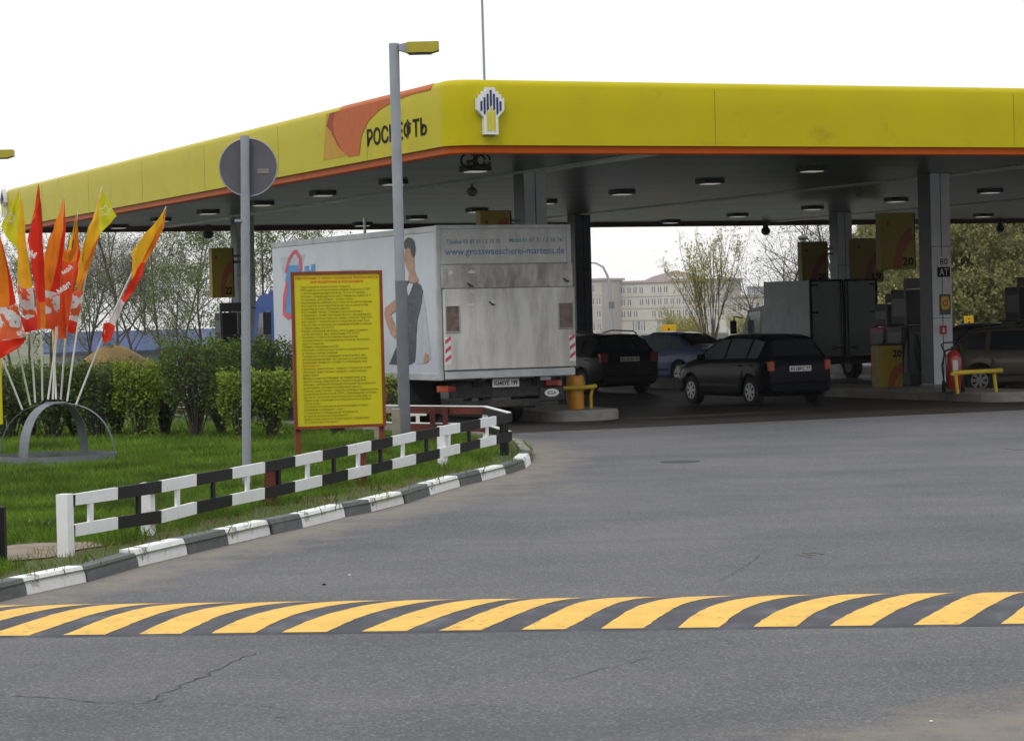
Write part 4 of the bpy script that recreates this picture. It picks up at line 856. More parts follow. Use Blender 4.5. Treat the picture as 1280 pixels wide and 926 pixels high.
def island(a0, a1, b_, hw, lab):
    e = empty('pump_island', AB(a0, b_, 0), TH, lab, 'pump island', 'raised concrete pump islands'); q = MB(); Ln = a1-a0; prof = []
    n_ = 14
    out = [(hw*math.cos(t), hw*.75*(-math.sin(t))) for t in [PI*k/n_ for k in range(n_+1)]]   # front end (local -y)
    out = [(x, y+hw*.75) for x, y in out][::-1]
    out2 = [(-x, Ln-y) for x, y in out]
    full = out+out2; k = len(full)
    for z in ((0, 0), (0, .17), (.03, .2)):
        for x, y in full: q.v.append(Vector((x*(1-z[0]/hw), y+(z[0] if y < Ln/2 else -z[0]), z[1])))
    for i in range(2):
        for j in range(k): q.f.append((i*k+j, i*k+(j+1) % k, (i+1)*k+(j+1) % k, (i+1)*k+j)); q.m.append(0); q.sm.append(False)
    q.f.append(list(range(2*k, 3*k))); q.m.append(0); q.sm.append(False)
    q.build('plinth', M['island'], e)
    return e
island(-1.75, 8.5, .28, .8, 'long concrete pump island with the orange bollard at its rounded end'); island(-1.6, 8.5, 10.15, .85, 'concrete pump island carrying the red extinguisher trolley'); island(12, 25, .6, .75, 'far concrete pump island beyond the hedge'); island(13, 24, 10.9, .75, 'far concrete pump island behind the parked cars'); island(12, 24, 20.3, .75, 'concrete pump island beside the small box van')
island(-1.2, 8.5, 20.3, .85, 'concrete pump island beyond the right edge of the view')
# ================================================================== white lorry
TT = math.radians(25.5); TR = Vector((math.cos(TT), math.sin(TT), 0)); TF = Vector((-math.sin(TT), math.cos(TT), 0))
TO = Vector((-1.293, 45.5, 0)); TW = 2.66; TL = 8.5; TZ0, TZ1 = .86, 3.62
lorry = empty('box_truck', TO, TT, 'large white box lorry with dirty tail lift, model advert on its side and blue cab', 'lorry')
def rl(px, py):    # rear face local coordinates
    p = onplane(px, py, TO, TF)-TO; return p.dot(TR), p.z
def sl(px, py):    # left side local coordinates (y forward, z)
    p = onplane(px, py, TO, TR)-TO; return p.dot(TF), p.z
q = MB(); q.box(.0, TW, .02, TL, TZ0+.1, TZ1, bev=.02); box = q.build('cargo_box', M['truckwhite'], lorry)
q = MB(); q.box(-.012, TW+.012, .03, TL+.01, TZ1-.10, TZ1+.012, bev=.01); q.build('roof_rail', M['truckframe'], lorry)
q = MB(); q.box(-.014, TW+.014, .03, TL+.01, TZ0, TZ0+.13, bev=.01); q.build('sill_rail', M['truckframe'], lorry)
for x0, x1 in ((-.02, .07), (TW-.07, TW+.02)): q = MB(); q.box(x0, x1, -.03, .06, TZ0, TZ1+.02, bev=.012); q.build('corner_post', M['truckframe'], lorry)
q = MB(); q.box(.07, TW-.07, -.035, .05, TZ1-.05, TZ1+.02, bev=.01); q.build('top_rail', M['truckframe'], lorry)
zb1 = rl(560, 331)[1]
q = MB(); q.box(.07, TW-.07, -.012, .019, zb1+.01, TZ1-.052); band = q.build('text_band', M['liftband'], lorry)
text('lettering', 'www.grosswaescherei-martens.de', M['bluetext'], band, (TW/2+.02, -.012, rl(630, 315)[1]), X3, Z3, w=TW*.90, h=.17, bold=.012)
text('lettering', 'Telefon 03 87 31 / 2 39 75', M['bluetext'], band, (TW*.27, -.012, rl(590, 302)[1]), X3, Z3, w=TW*.40, h=.08, bold=.01)
text('lettering', 'Mobil 01 87 31 / 3 58 74', M['bluetext'], band, (TW*.74, -.012, rl(670, 300)[1]), X3, Z3, w=TW*.40, h=.08, bold=.01)
zl = rl(560, 463)[1]; zm = rl(560, 361)[1]
q = MB(); q.box(.05, TW-.0, -.11, -.03, zm, zb1-.01, bev=.012); q.build('tail_lift_upper', M['liftdark'], lorry)
q = MB(); q.box(.07, TW+.02, -.13, -.035, zl, zm-.008, bev=.015); tl = q.build('tail_lift_platform', M['liftdirty'], lorry)
q = MB(); q.box(.08, TW+.01, -.10, -.03, zl-.16, zl-.02, bev=.01); q.build('lift_bumper', M['truckframe'], lorry)
for (x0, y0, x1, y1) in ((553, 383, 571, 415), (694, 379, 713, 410)):
    a_, zt_ = rl(x0, y0); b_, zb_ = rl(x1, y1)
    q = MB(); q.box(a_, b_, -.136, -.129, zb_, zt_); q.build('reflector_window', M['windowbrown'], tl)
    q = MB()
    for (p1, p2) in (((a_, zt_), (b_, zt_)), ((a_, zb_), (b_, zb_)), ((a_, zb_), (a_, zt_)), ((b_, zb_), (b_, zt_))): q.tube([(p1[0], -.137, p1[1]), (p2[0], -.137, p2[1])], .012, 6)
    q.build('window_frame', M['truckframe'], tl)
for px, y0, y1 in ((556, 422, 456), (711, 419, 451)):
    x_, zt_ = rl(px, y0); _, zb_ = rl(px, y1)
    q = MB(); q.box(x_-.06, x_+.06, -.1345, -.129, zb_, zt_); q.build('marker_board', M['white'], tl)
    for k in range(3):
        z = zb_+(k+.25)*(zt_-zb_)/3; q = MB(); q.prism([(-.055, z), (.055, z+.08), (.055, z+.15), (-.055, z+.07)], (x_, -.1345, 0), X3, Z3, -Y3, .003); q.build('red_stripe', M['adred'], tl)
# scuffs of white paint on the lift
M['scuff'] = mat('lift_scuff', (.68, .68, .66), .6)
for px, py, w, h in ((598, 373, .14, .03), (612, 378, .06, .05), (585, 381, .09, .03), (587, 387, .08, .03), (586, 340, .08, .04), (560, 341, .05, .05), (588, 365, .06, .03), (573, 375, .04, .03)):
    x_, z_ = rl(px, py); q = MB(); n_ = 12; pts = []
    for k in range(n_): t = 2*PI*k/n_; r = random.uniform(.45, 1.2); pts.append((w*r*math.cos(t), h*r*math.sin(t)))
    q.prism(pts, (x_, -.1115 if z_ > zm else -.1315, z_), X3, Z3, -Y3, .002); q.build('scuff_mark', M['scuff'], tl)
for px, py in ((584, 356), (704, 350), (611, 379)): x_, z_ = rl(px, py); q = MB(); q.tube([(x_-.05, -.13, z_+.03), (x_, -.15, z_-.02), (x_+.05, -.13, z_-.03)], .014, 6); q.build('latch', M['plastic'], tl)
# under the box
q = MB(); q.box(.9, 1.05, .3, TL+1.2, .6, .84); q.box(1.62, 1.77, .3, TL+1.2, .6, .84); q.box(.92, 1.75, .25, .4, .5, .82); q.box(.92, 1.75, 3, 3.2, .6, .8); q.build('chassis_frame', M['chassis'], lorry)
q = MB(); q.box(.25, TW-.25, .1, .22, .34, .47, bev=.01); q.build('underrun_bar', M['chassis'], lorry)
for x in (.75, 1.95): q = MB(); q.bar((x, .55, .42), (x, -.05, zl-.08), .09, .12); q.build('lift_arm', M['chassis'], lorry)
for x in (.95, 1.75): q = MB(); q.bar((x, .5, .7), (x, -.02, zl-.05), .07, .07); q.build('lift_ram', M['galv'], lorry)
x_, z_ = rl(634.5, 478.5)
q = MB(); q.box(.25, TW-.3, .14, .2, .52, .80, bev=.01); q.build('lamp_carrier', M['chassis'], lorry)
x_, z_ = rl(634.5, 478.5); q = MB(); q.box(x_-.27, x_+.27, .07, .09, z_-.075, z_+.075, bev=.006); pl = q.build('number_plate', M['plate'], lorry)
text('plate_text', 'К640УЕ 199', M['black'], pl, (x_, .07, z_), X3, Z3, w=.46, h=.09, bold=.02)
for px, py, m, w in ((556, 486, 'orangelens', .10), (566, 486, 'redlens', .08), (692, 478, 'redlens', .13), (701, 478, 'orangelens', .05)):
    x_, z_ = rl(px, py); q = MB(); q.box(x_-w, x_+w, .05, .14, z_-.06, z_+.05, bev=.01); q.build('rear_lamp', M[m], lorry)
x_, z_ = rl(692, 490); q = MB(); q.box(x_-.24, x_+.26, .08, .45, z_-.16, z_+.09, bev=.02); q.build('side_locker', M['chassis'], lorry)
q = MB(); q.prism([(.145*math.cos(2*PI*k/24), .072*math.sin(2*PI*k/24)) for k in range(24)], (x_, .077, z_-.01), X3, Z3, -Y3, .006); ov = q.build('oval_badge', M['white'], lorry)
text('lettering', 'KGA', M['black'], ov, (x_, .07, z_-.01), X3, Z3, w=.17, h=.07, bold=.01)
x_, z_ = rl(633, 497); q = MB(); q.tube([(x_-.2, .3, z_), (x_+.2, .3, z_)], .085, 12); q.build('air_tank', M['galv'], lorry)
for x in (.32, .62, TW-.62, TW-.32):
    for y in (2.1,):
        q = MB(); q.tube([(x-.12, y, .45), (x+.12, y, .45)], .45, 26); w_ = q.build('wheel', M['rubber'], lorry)
        q = MB(); q.tube([(x-.124, y, .45), (x+.124, y, .45)], .24, 18); q.build('rim', M['galv'], w_)
for x in (.3, TW-.3):
    q = MB(); q.tube([(x-.14, TL+.95, .45), (x+.14, TL+.95, .45)], .45, 26); w_ = q.build('wheel', M['rubber'], lorry); q = MB(); q.tube([(x-.145, TL+.95, .45), (x+.145, TL+.95, .45)], .24, 18); q.build('rim', M['galv'], w_)
    q = MB(); q.box(x-.26, x+.26, 1.5, 1.52, .25, .85); q.build('mud_flap', M['rubber'], lorry)
for y0, y1 in ((3, 6.2),): q = MB(); q.box(.1, .14, y0, y1, .4, .55); q.box(.1, .14, y0, y1, .62, .74); q.build('side_guard', M['galv'], lorry)
q = MB(); q.tube([(.35, 4, .62), (.35, 5.3, .62)], .25, 16); q.build('fuel_tank', M['galv'], lorry)
# blue cab
cab = MB(); prof = [(TL+.12, .75), (TL+1.72, .6), (TL+1.80, 1.25), (TL+1.72, 1.5), (TL+1.45, 2.42), (TL+1.2, 2.56), (TL+.12, 2.60)]
cab.prism(prof, (.14, 0, 0), Y3, Z3, X3, TW-.28); cabo = cab.build('cab', M['blue'], lorry)
q = MB(); q.prism([(TL+.55, 1.5), (TL+1.45, 1.5), (TL+1.22, 2.18), (TL+.55, 2.22)], (.134, 0, 0), Y3, Z3, -X3, .005); q.build('side_window', M['glass'], cabo)
q = MB(); q.prism([(TL+.55, .9), (TL+1.6, .9), (TL+1.56, 1.46), (TL+.55, 1.46)], (.134, 0, 0), Y3, Z3, -X3, .012); q.build('door', M['blue'], cabo)
q = MB(); q.obox((TW/2, TL+1.60, 1.95), TW/2-.22, .01, .44, X3, Vector((0, .96, .28)), Vector((0, -.28, .96))); q.build('windscreen', M['glass'], cabo)
q = MB(); q.tube([(.14, TL+1.5, 2.3), (-.12, TL+1.55, 2.3), (-.16, TL+1.56, 1.6), (.14, TL+1.5, 1.55)], .02, 6); q.box(-.25, -.08, TL+1.53, TL+1.6, 1.72, 2.2, bev=.02); q.build('mirror', M['plastic'], cabo)
q = MB(); q.box(.3, TW-.3, TL+.5, TL+1.15, 2.56, 2.66, bev=.05); q.build('roof_deflector', M['blue'], cabo)
# aerial stub on the box roof as in the photo
y_, z_ = sl(447, 290); q = MB(); q.tube([(.15, y_, TZ1), (.15, y_, TZ1+.32)], .03, 8); q.build('roof_vent', M['truckframe'], lorry)
# advert on the left side, flat print
def side(name, pxs, m, off, par=box, extra=None):
    poly = [sl(x, y) for x, y in pxs]; q = MB(); q.prism(poly, (-.001-off, 0, 0), Y3, Z3, -X3, .002); return q.build(name, m, par)
side('grey_backdrop_print', [(350, 322), (382, 318), (372, 352), (362, 380)], M['greyprint'], 0)
side('bag_print', [(361, 332), (377, 331), (377, 352), (374, 400), (358, 392), (357, 350)], M['adblue'], .004)
for poly in ([(356, 340), (361, 322), (367, 313), (371, 312), (377, 322), (378, 338), (374, 338), (374, 324), (370, 317), (366, 319), (361, 330), (359, 342)], [(358, 352), (361, 352), (357, 388), (361, 394), (371, 384), (372, 390), (361, 400), (354, 394), (354, 372)]): side('handle_print', poly, M['adred'], .008)
for poly in ([(381, 333), (386, 332), (386, 348), (381, 348)], [(389, 336), (389, 331), (394, 330), (394, 348), (389, 348)], [(386, 336), (388, 338), (389, 342), (386, 342)]): side('letter_print', poly, M['adblue'], .004)
for x0, x1 in ((425, 432), (434, 441), (443, 448), (450, 456)): side('small_letter_print', [(x0, 337), (x1, 336.5), (x1, 346), (x0, 346)], M['greyprint'], .004)
# woman in dark dress (print)
side('dress_print', [(508, 352), (512, 350), (520, 352), (526, 356), (529, 364), (528, 378), (524, 392), (522, 402), (521, 420), (520, 440), (519, 452), (512, 456), (500, 456), (487, 455), (493, 440), (500, 425), (505, 410), (507, 395), (508, 375)], M['dressprint'], .004)
side('backdrop_print', [(529, 368), (532, 385), (536, 420), (539, 448), (532, 454), (521, 455), (521, 420), (524, 400)], M['greyprint'], .003)
side('arm_print', [(507, 362), (500, 370), (490, 378), (482, 385), (481, 392), (484, 405), (489, 418), (494, 423), (497, 419), (493, 404), (489, 393), (497, 387), (507, 378)], M['skinprint'], .008)
side('hand_print', [(532, 440), (537, 444), (536, 452), (530, 454)], M['skinprint'], .008)
side('face_print', [(508, 309), (512, 304), (517, 307), (518, 322), (518, 338), (524, 351), (519, 354), (513, 353), (511, 349), (512, 342), (509, 335), (506, 325), (506.5, 316)], M['skinprint'], .008)
side('hair_print', [(505.5, 303), (508, 299), (511, 296.5), (515, 298), (518, 302), (519.5, 310), (519, 318), (517, 322), (515, 318), (514, 312), (511, 309), (508, 312), (506.5, 310)], M['hairprint'], .012)
side('collar_print', [(512, 354), (517, 355), (514, 364), (511, 370), (509, 360)], M['truckwhite'], .008)
# ================================================================== cars
def interp(P, y):
    if y <= P[0][0]: return P[0][1]
    for i in range(len(P)-1):
        if y <= P[i+1][0]:
            t = (y-P[i][0])/max(1e-6, P[i+1][0]-P[i][0]); return P[i][1]+(P[i+1][1]-P[i][1])*t
    return P[-1][1]
def car(loc, heading, label, paint, L, Wd, prof, belt, wb, panes, fglass, rglass, tail='redlens', tailspec=None, plate=None, rw=.30, rails=False, lampz=(.62, .78), wiper=False):
    e = empty('parked_car', loc, heading, label, 'car', 'cars standing at the pumps'); h = L/2; hw0 = Wd/2
    yw = [-wb/2-.02, wb/2-.02]; Ra = rw+.055
    def hw(y): t = max(0, (abs(y)-(h-.55))/.55); return hw0*(1-.13*t**2.2)
    top = lambda y: interp(prof, y); bel = lambda y: min(interp(belt, y), top(y)-.015)
    def rhw(y): t = min(1, max(0, (top(y)-bel(y))/.42)); return hw(y)*(.94-(.25+.05*max(0, -y/h)**3)*t)
    ys = sorted(set([round(-h+i*.05, 3) for i in range(int(L/.05)+1)]+[round(p[0], 3) for p in prof]+[h]))
    q = MB(); n_ = 9
    rings = []
    for y in ys:
        w = hw(y); zb = .19+.10*max(0, (abs(y)-(h-.35))/.35); ar = 0
        for yc in yw:
            if abs(y-yc) < Ra: ar = max(ar, rw+math.sqrt(Ra*Ra-(y-yc)**2))
        b_ = bel(y); zs = max(zb, ar); zt_ = top(y); r = rhw(y)
        zs = min(zs, b_-.1); zmid = max(zs+.02, (zb+b_)/2)
        half = [(0, zb), (w*.84, max(zb, zs-.02)), (w*.975, zs+.015 if ar else zb+.09), (w, max(zmid, zs+.03)), (w*.99, max(b_-.07, zs+.05)), (w*.95, b_), (r, max(b_+.004, zt_-.055*min(1, (zt_-b_)/.2))), (r*.82, max(b_+.008, zt_-.008)), (0, zt_+.012)]
        rings.append([Vector((x, y, z)) for x, z in half]+[Vector((-x, y, z)) for x, z in half[-2:0:-1]])
    k = len(rings[0]); q.v = [v for R in rings for v in R]
    for i in range(len(rings)-1):
        for j in range(k): q.f.append((i*k+j, (i+1)*k+j, (i+1)*k+(j+1) % k, i*k+(j+1) % k)); q.m.append(0); q.sm.append(True)
    q.f.append(list(range(k))); q.m.append(0); q.sm.append(False); q.f.append(list(range((len(rings)-1)*k, len(rings)*k))[::-1]); q.m.append(0); q.sm.append(False)
    body = q.build('body', paint, e)
    md = body.modifiers.new('e', 'EDGE_SPLIT'); md.split_angle = math.radians(38)
    for (y0, y1) in panes:
        for sx in (-1, 1):
            q = MB(); m_ = 10
            for i in range(m_+1):
                y = y0+(y1-y0)*i/m_; b_ = bel(y); zt_ = top(y); r = rhw(y); xb = hw(y)*.95; zr = zt_-.06
                for t in (.07, .92):
                    q.v.append(Vector((sx*(xb+(r-xb)*t+.009), y, b_+(zr-b_)*t)))
            for i in range(m_): q.f.append((2*i, 2*i+1, 2*i+3, 2*i+2)); q.m.append(0); q.sm.append(True)
            q.build('side_window', M['glassblue'] if paint in (M['carblack'], M['carblue']) else M['glass'], e)
    for nm, (y0, y1), fr in (('windscreen', fglass, .93), ('rear_window', rglass, .84)):
        q = MB(); m_, c_ = 6, 8; sl_ = (top(y1)-top(y0))/(y1-y0); nrm = Vector((0, -sl_, 1)).normalized()
        for i in range(m_+1):
            y = y0+(y1-y0)*i/m_
            for j in range(c_+1):
                f = -1+2*j/c_; r = rhw(y)*fr; q.v.append(Vector((f*r, y, top(y)+.012-.02*abs(f)**2.5))+nrm*.012)
        for i in range(m_):
            for j in range(c_): q.f.append((i*(c_+1)+j, i*(c_+1)+j+1, (i+1)*(c_+1)+j+1, (i+1)*(c_+1)+j)); q.m.append(0); q.sm.append(True)
        q.build(nm, M['glassblue'] if nm == 'windscreen' else M['glass'], e)
    q = MB(); q.box(-hw0*.83, hw0*.83, -h-.03, -h+.22, .27, .50, bev=.06); q.build('rear_bumper', paint, e)
    q = MB(); q.box(-hw0*.84, hw0*.84, h-.22, h+.04, .25, .50, bev=.05); q.build('front_bumper', paint, e)
    zt0, zt1, dx, dy = tailspec or (.72, .98, .13, .10)
    for sx in (-1, 1):
        zc_ = (zt0+zt1)/2; yb = next((y for y in ys if top(y) > zc_+.05), -h)
        q = MB(); xe = hw(yb)*.985; q.box(min(sx*(xe-dx), sx*(xe+.012)), max(sx*(xe-dx), sx*(xe+.012)), yb-.035, yb+dy, zt0, zt1, bev=.02); q.build('tail_light', M[tail], e)
        yf = h-.18; xf = hw(yf); q = MB(); q.box(min(sx*(xf-.3), sx*(xf+.008)), max(sx*(xf-.3), sx*(xf+.008)), yf, h-.0, lampz[0], lampz[1], bev=.025); q.build('headlight', M['clearlens'], e)
        ym = panes[-1][1]-.12; q = MB(); q.box(min(sx*(hw0*.95), sx*(hw0+.14)), max(sx*(hw0*.95), sx*(hw0+.14)), ym-.06, ym+.04, bel(ym)+.02, bel(ym)+.15, bev=.03); q.build('mirror', paint, e)
        for (y0, y1) in panes[:2]:
            ymid = y0+.12; q = MB(); q.box(min(sx*hw0*.97, sx*(hw0+.02)), max(sx*hw0*.97, sx*(hw0+.02)), ymid, ymid+.16, bel(ymid)-.13, bel(ymid)-.10, bev=.008); q.build('door_handle', paint, e)
        q = MB(); q.box(min(sx*hw0*.985, sx*(hw0+.012)), max(sx*hw0*.985, sx*(hw0+.012)), -wb/2+Ra+.05, wb/2-Ra-.08, .40, .45, bev=.005); q.build('side_moulding', M['plastic'], e)
        for yc in yw:
            x0 = sx*(hw0-.20); x1 = sx*(hw0-.012); q = MB(); q.tube([(x0, yc, rw), (x0+(x1-x0)*.1, yc, rw), (x0+(x1-x0)*.9, yc, rw), (x1, yc, rw)], [rw*.93, rw, rw, rw*.93], 26); w_ = q.build('wheel', M['rubber'], e)
            q = MB(); q.tube([(x1-sx*.02, yc, rw), (x1+sx*.006, yc, rw)], rw*.62, 22)
            rim = q.build('rim', M['alloy'], w_)
            q = MB()
            for s5 in range(7):
                t = 2*PI*s5/7; q.prism([(rw*.2*math.cos(t), rw*.2*math.sin(t)), (rw*.54*math.cos(t-.22), rw*.54*math.sin(t-.22)), (rw*.54*math.cos(t+.22), rw*.54*math.sin(t+.22))], (x1+sx*.007, yc, rw), Y3, Z3, X3*sx, .002)
            q.build('rim_openings', M['black'], w_)
    if plate:
        zp = plate[1]; yb = next((y for y in ys if top(y) > zp+.08), -h)-.02
        q = MB(); q.box(-.26, .26, yb-.03, yb-.01, zp-.056, zp+.056, bev=.005); pl = q.build('number_plate', M['plate'], e)
        text('plate_text', plate[0], M['black'], pl, (0, yb-.03, zp), X3, Z3, w=.46, h=.075, bold=.02)
    if rails:
        for sx in (-1, 1): q = MB(); q.tube([(sx*hw0*.66, y, top(y)+z) for y, z in ((-h+.75, .0), (-h+.9, .06), (-.2, .075), (.3, .06), (.42, .0))], .017, 8); q.build('roof_rail', M['plastic'], e)
    q = MB(); q.box(-hw0*.6, hw0*.6, -h+.9, h-.9, .22, .24); q.build('floor_pan', M['black'], e)
    return e
def place(px, py, hd): p = onz(px, py, 0); return Vector((p.x, p.y, 0))
HA = TH
# hatchback: L 3.81 W 1.67 H 1.49
hat = [(-1.905, .50), (-1.89, .62), (-1.86, .92), (-1.80, 1.0), (-1.60, 1.33), (-1.48, 1.42), (-1.2, 1.465), (-.5, 1.49), (.1, 1.47), (.42, 1.41), (1.05, 1.02), (1.25, .97), (1.65, .86), (1.83, .72), (1.905, .5)]
hb = [(-1.9, .95), (-1.4, .96), (.5, .93), (1.0, .90), (1.905, .75)]
car(AB(2.9, 6.3), HA+.03, 'black five door hatchback seen from its left rear with glowing tail lamp lens', M['carblack'], 3.81, 1.67, hat, hb, 2.45, [(-1.5, -1.12), (-1.04, -.22), (-.14, .78)], (.45, 1.03), (-1.79, -1.58), 'orangelens', (.72, .93, .13, .12), ('Р518РС 77', .76), lampz=(.62, .82))
wag = [(-2.3, .5), (-2.28, .7), (-2.25, .98), (-2.2, 1.04), (-1.92, 1.40), (-1.75, 1.46), (-1.0, 1.49), (.0, 1.48), (.35, 1.42), (1.05, 1.0), (1.3, .96), (2.0, .84), (2.2, .7), (2.3, .5)]
wb_ = [(-2.3, .98), (-1.5, .97), (.6, .93), (1.1, .9), (2.3, .75)]
p = atd(785, 440, 62.0); car(Vector((p.x-.92, 64.1, 0)), HA+.02, 'dark grey estate car with roof rails beyond the column', M['carwagon'], 4.6, 1.78, wag, wb_, 2.7, [(-1.85, -1.3), (-1.2, -.3), (-.2, .75)], (.38, 1.0), (-2.18, -1.93), 'redlens', (.78, 1.02, .2, .12), ('К214ОМ 99', .86), rw=.31, rails=True)
sed = [(-2.27, .5), (-2.25, .72), (-2.2, .98), (-1.75, 1.05), (-1.60, 1.08), (-.95, 1.38), (-.6, 1.43), (.0, 1.44), (.35, 1.38), (1.05, 1.0), (1.25, .95), (2.0, .82), (2.2, .66), (2.27, .5)]
sb_ = [(-2.27, .93), (-1.6, .95), (.6, .92), (1.1, .9), (2.27, .72)]
p = atd(906, 440, 68.5); car(Vector((p.x-1.45, 70.2, 0)), HA+.30, 'blue saloon car parked beyond the black hatchback', M['carblue'], 4.54, 1.76, sed, sb_, 2.65, [(-1.30, -.95), (-.88, -.1), (-.02, .8)], (.4, 1.0), (-1.58, -.98), 'redlens', (.74, .92, .3, .1), ('А301МК 77', .7), rw=.315)
p = onz(1262, 492, 0)
car(Vector((p.x+.85, p.y+.3, 0)), math.radians(-112), 'taupe hatchback partly cut off at the right edge behind the yellow guard', M['carbrown'], 4.1, 1.72, [(y*1.06, z) for y, z in hat], [(y*1.06, z) for y, z in hb], 2.52, [(-1.55, -1.15), (-1.05, -.25), (-.17, .8)], (.48, 1.08), (-1.88, -1.70), 'redlens', (.84, 1.08, .16, .14), None, rw=.31)
p = atd(1222, 440, 69); car(Vector((p.x, 69, 0)), HA-.1, 'navy car half hidden behind the taupe hatchback', M['carnavy'], 4.4, 1.74, wag, wb_, 2.6, [(-1.85, -1.3), (-1.2, -.3), (-.2, .75)], (.38, 1.0), (-2.18, -1.93), 'redlens', (.78, 1.02, .2, .12), None)
# ================================================================== small box van
VO = atd(1013.5, 400, 70.0); VO.z = 0
van = empty('box_truck', VO, TH, 'small grey box van with closed rear doors waiting beside the price boards', 'van')
VW = 2.12; VL = 2.6; VZ0, VZ1 = .6, 2.76
q = MB(); q.box(0, VW, 0.02, VL, VZ0, VZ1, bev=.015); q.build('cargo_box', M['boxgrey'], van)
for x0, x1 in ((.05, VW/2-.05), (VW/2+.05, VW-.05)):
    q = MB(); q.box(x0, x1, -.02, .019, VZ0+.07, VZ1-.06, bev=.006); d = q.build('rear_door', M['vandoor'], van)
    xb = x1-.06 if x0 < .5 else x0+.06
    q = MB(); q.tube([(xb, -.045, VZ0+.05), (xb, -.045, VZ1-.05)], .016, 8); q.build('locking_rod', M['black'], d)
    q = MB(); s_ = -1 if x0 < .5 else 1; q.tube([(xb, -.06, VZ0+.28), (xb+s_*.16, -.06, VZ0+.28)], .02, 6); q.tube([(xb+s_*(.24+.06*math.cos(t*PI/5)), -.06, VZ0+.28+.05*math.sin(t*PI/5)) for t in range(11)], .013, 6); q.build('door_handle', M['black'], d)
    for z in (VZ1-.14, VZ1-.9, VZ0+.25): xh = x0+.08 if x0 < .5 else x1-.08; q = MB(); q.box(xh-.11, xh+.11, -.03, -.018, z-.02, z+.02); q.build('hinge', M['black'], d)
for a_ in ((-.02, .04, VZ0, VZ1+.015), (VW-.04, VW+.02, VZ0, VZ1+.015), (VW/2-.035, VW/2+.035, VZ0+.05, VZ1-.04)): q = MB(); q.box(a_[0], a_[1], -.028, .03, a_[2], a_[3]); q.build('door_frame', M['black'], van)
q = MB(); q.box(.042, VW/2-.038, -.026, .03, VZ1-.05, VZ1+.01); q.box(VW/2+.038, VW-.042, -.026, .03, VZ1-.05, VZ1+.01); q.box(.042, VW-.042, -.026, .03, VZ0-.04, VZ0+.045); q.build('frame_rail', M['black'], van)
q = MB(); q.box(.1, VW-.1, .05, .2, .42, .56, bev=.01); q.box(.5, .62, .1, VL+1.4, .5, .74); q.box(VW-.62, VW-.5, .1, VL+1.4, .5, .74); q.build('chassis_frame', M['chassis'], van)
q = MB(); q.box(.75, 1.3, .0, .02, .6, .71); pl = q.build('number_plate', M['plate'], van, 'dirty number plate'); text('plate_text', 'С725НЕ 97', M['black'], pl, (1.02, 0, .655), X3, Z3, w=.48, h=.075, bold=.02)
for x in (.28, VW-.28):
    for y in (.9, VL+.9): q = MB(); q.tube([(x-.12, y, .35), (x+.12, y, .35)], .35, 22); w_ = q.build('wheel', M['rubber'], van); q = MB(); q.tube([(x-.125, y, .35), (x+.125, y, .35)], .19, 16); q.build('rim', M['galv'], w_)
q = MB(); q.prism([(VL+.08, .5), (VL+1.9, .5), (VL+2.0, .95), (VL+1.5, 1.25), (VL+1.0, 2.0), (VL+.08, 2.1)], (.06, 0, 0), Y3, Z3, X3, VW-.12); cb_ = q.build('cab', M['cream'], van)
q = MB(); q.prism([(VL+.3, 1.3), (VL+1.35, 1.3), (VL+.95, 1.9), (VL+.3, 1.95)], (.054, 0, 0), Y3, Z3, -X3, .005); q.build('side_window', M['glassblue'], cb_)
q = MB(); q.tube([(.06, VL+1.35, 1.75), (-.2, VL+1.4, 1.8), (-.24, VL+1.4, 1.45)], .022, 6); q.box(-.34, -.14, VL+1.36, VL+1.42, 1.3, 1.68, bev=.02); q.build('mirror', M['plastic'], cb_)
# ================================================================== price boards
def board(xl, xr, yt, yb, Y, num, lab):
    c = atd((xl+xr)/2, yt, Y); z1 = c.z; z0 = atd((xl+xr)/2, yb, Y).z; w = (xr-xl)*Y/F/.93
    e = empty('price_board', (c.x, Y, 0), TH, lab, 'price board', 'yellow boards hung above the pump islands'); hx = w/2; H_ = z1-z0
    q = MB(); q.box(-hx, hx, -.04, .2, z0, z1, bev=.01); q.build('board', M['pricecard'], e)
    q = MB(); q.box(hx, hx+.03, -.03, .2, z0+.01, z1-.01); q.build('edge_strip', M['black'], e)
    arc = []
    for k in range(13): t = math.radians(95+85*k/12); arc.append((hx*.98+w*.62*math.cos(t)*1.0, z0+.02+H_*.72*math.sin(t)))
    inner = []
    for k in range(13): t = math.radians(180-85*k/12); inner.append((hx*.98+w*.40*math.cos(t), z0+.02+H_*.50*math.sin(t)))
    pol = [(min(x, hx*.98), z) for x, z in arc+inner]
    q = MB(); q.prism(pol, (0, -.041, 0), X3, Z3, -Y3, .004); q.build('orange_arc', M['boardarc'], e)
    text('number', num, M['black'], e, (hx*.98-min(.34, w*.34)/2-.03, -.046, z0+H_*.14), X3, Z3, h=.19, bold=.03, w=min(.34, w*.34))
    q = MB(); q.prism([(.035*math.cos(t*PI/5)-hx*.6, z1-.24+.045*math.sin(t*PI/5)) for t in range(10)], (0, -.041, 0), X3, Z3, -Y3, .003); q.build('small_mark', M['swoosh_red'], e)
    for z in (z1-.2, z1-.35): q = MB(); q.box(hx+.031, hx+.25, .05, .10, z-.03, z+.03); q.build('bracket', M['poledark'], e)
board(264, 289.5, 310, 372, 63, '22', 'yellow board hung left of the far left column')
board(1000, 1034, 302, 353, 72.5, '20', 'leftmost of the three yellow boards above the small box van')
board(1064, 1103, 298, 353, 72, '19', 'yellow board above the right door of the small box van')
board(1098, 1143, 266, 337, 57.5, '20', 'large dark yellow board beside the front column with signs')
board(599, 637, 263, 300, 50.2, '21', 'yellow board showing just above the white lorry roof')
p = atd(1132, 345, 60); 
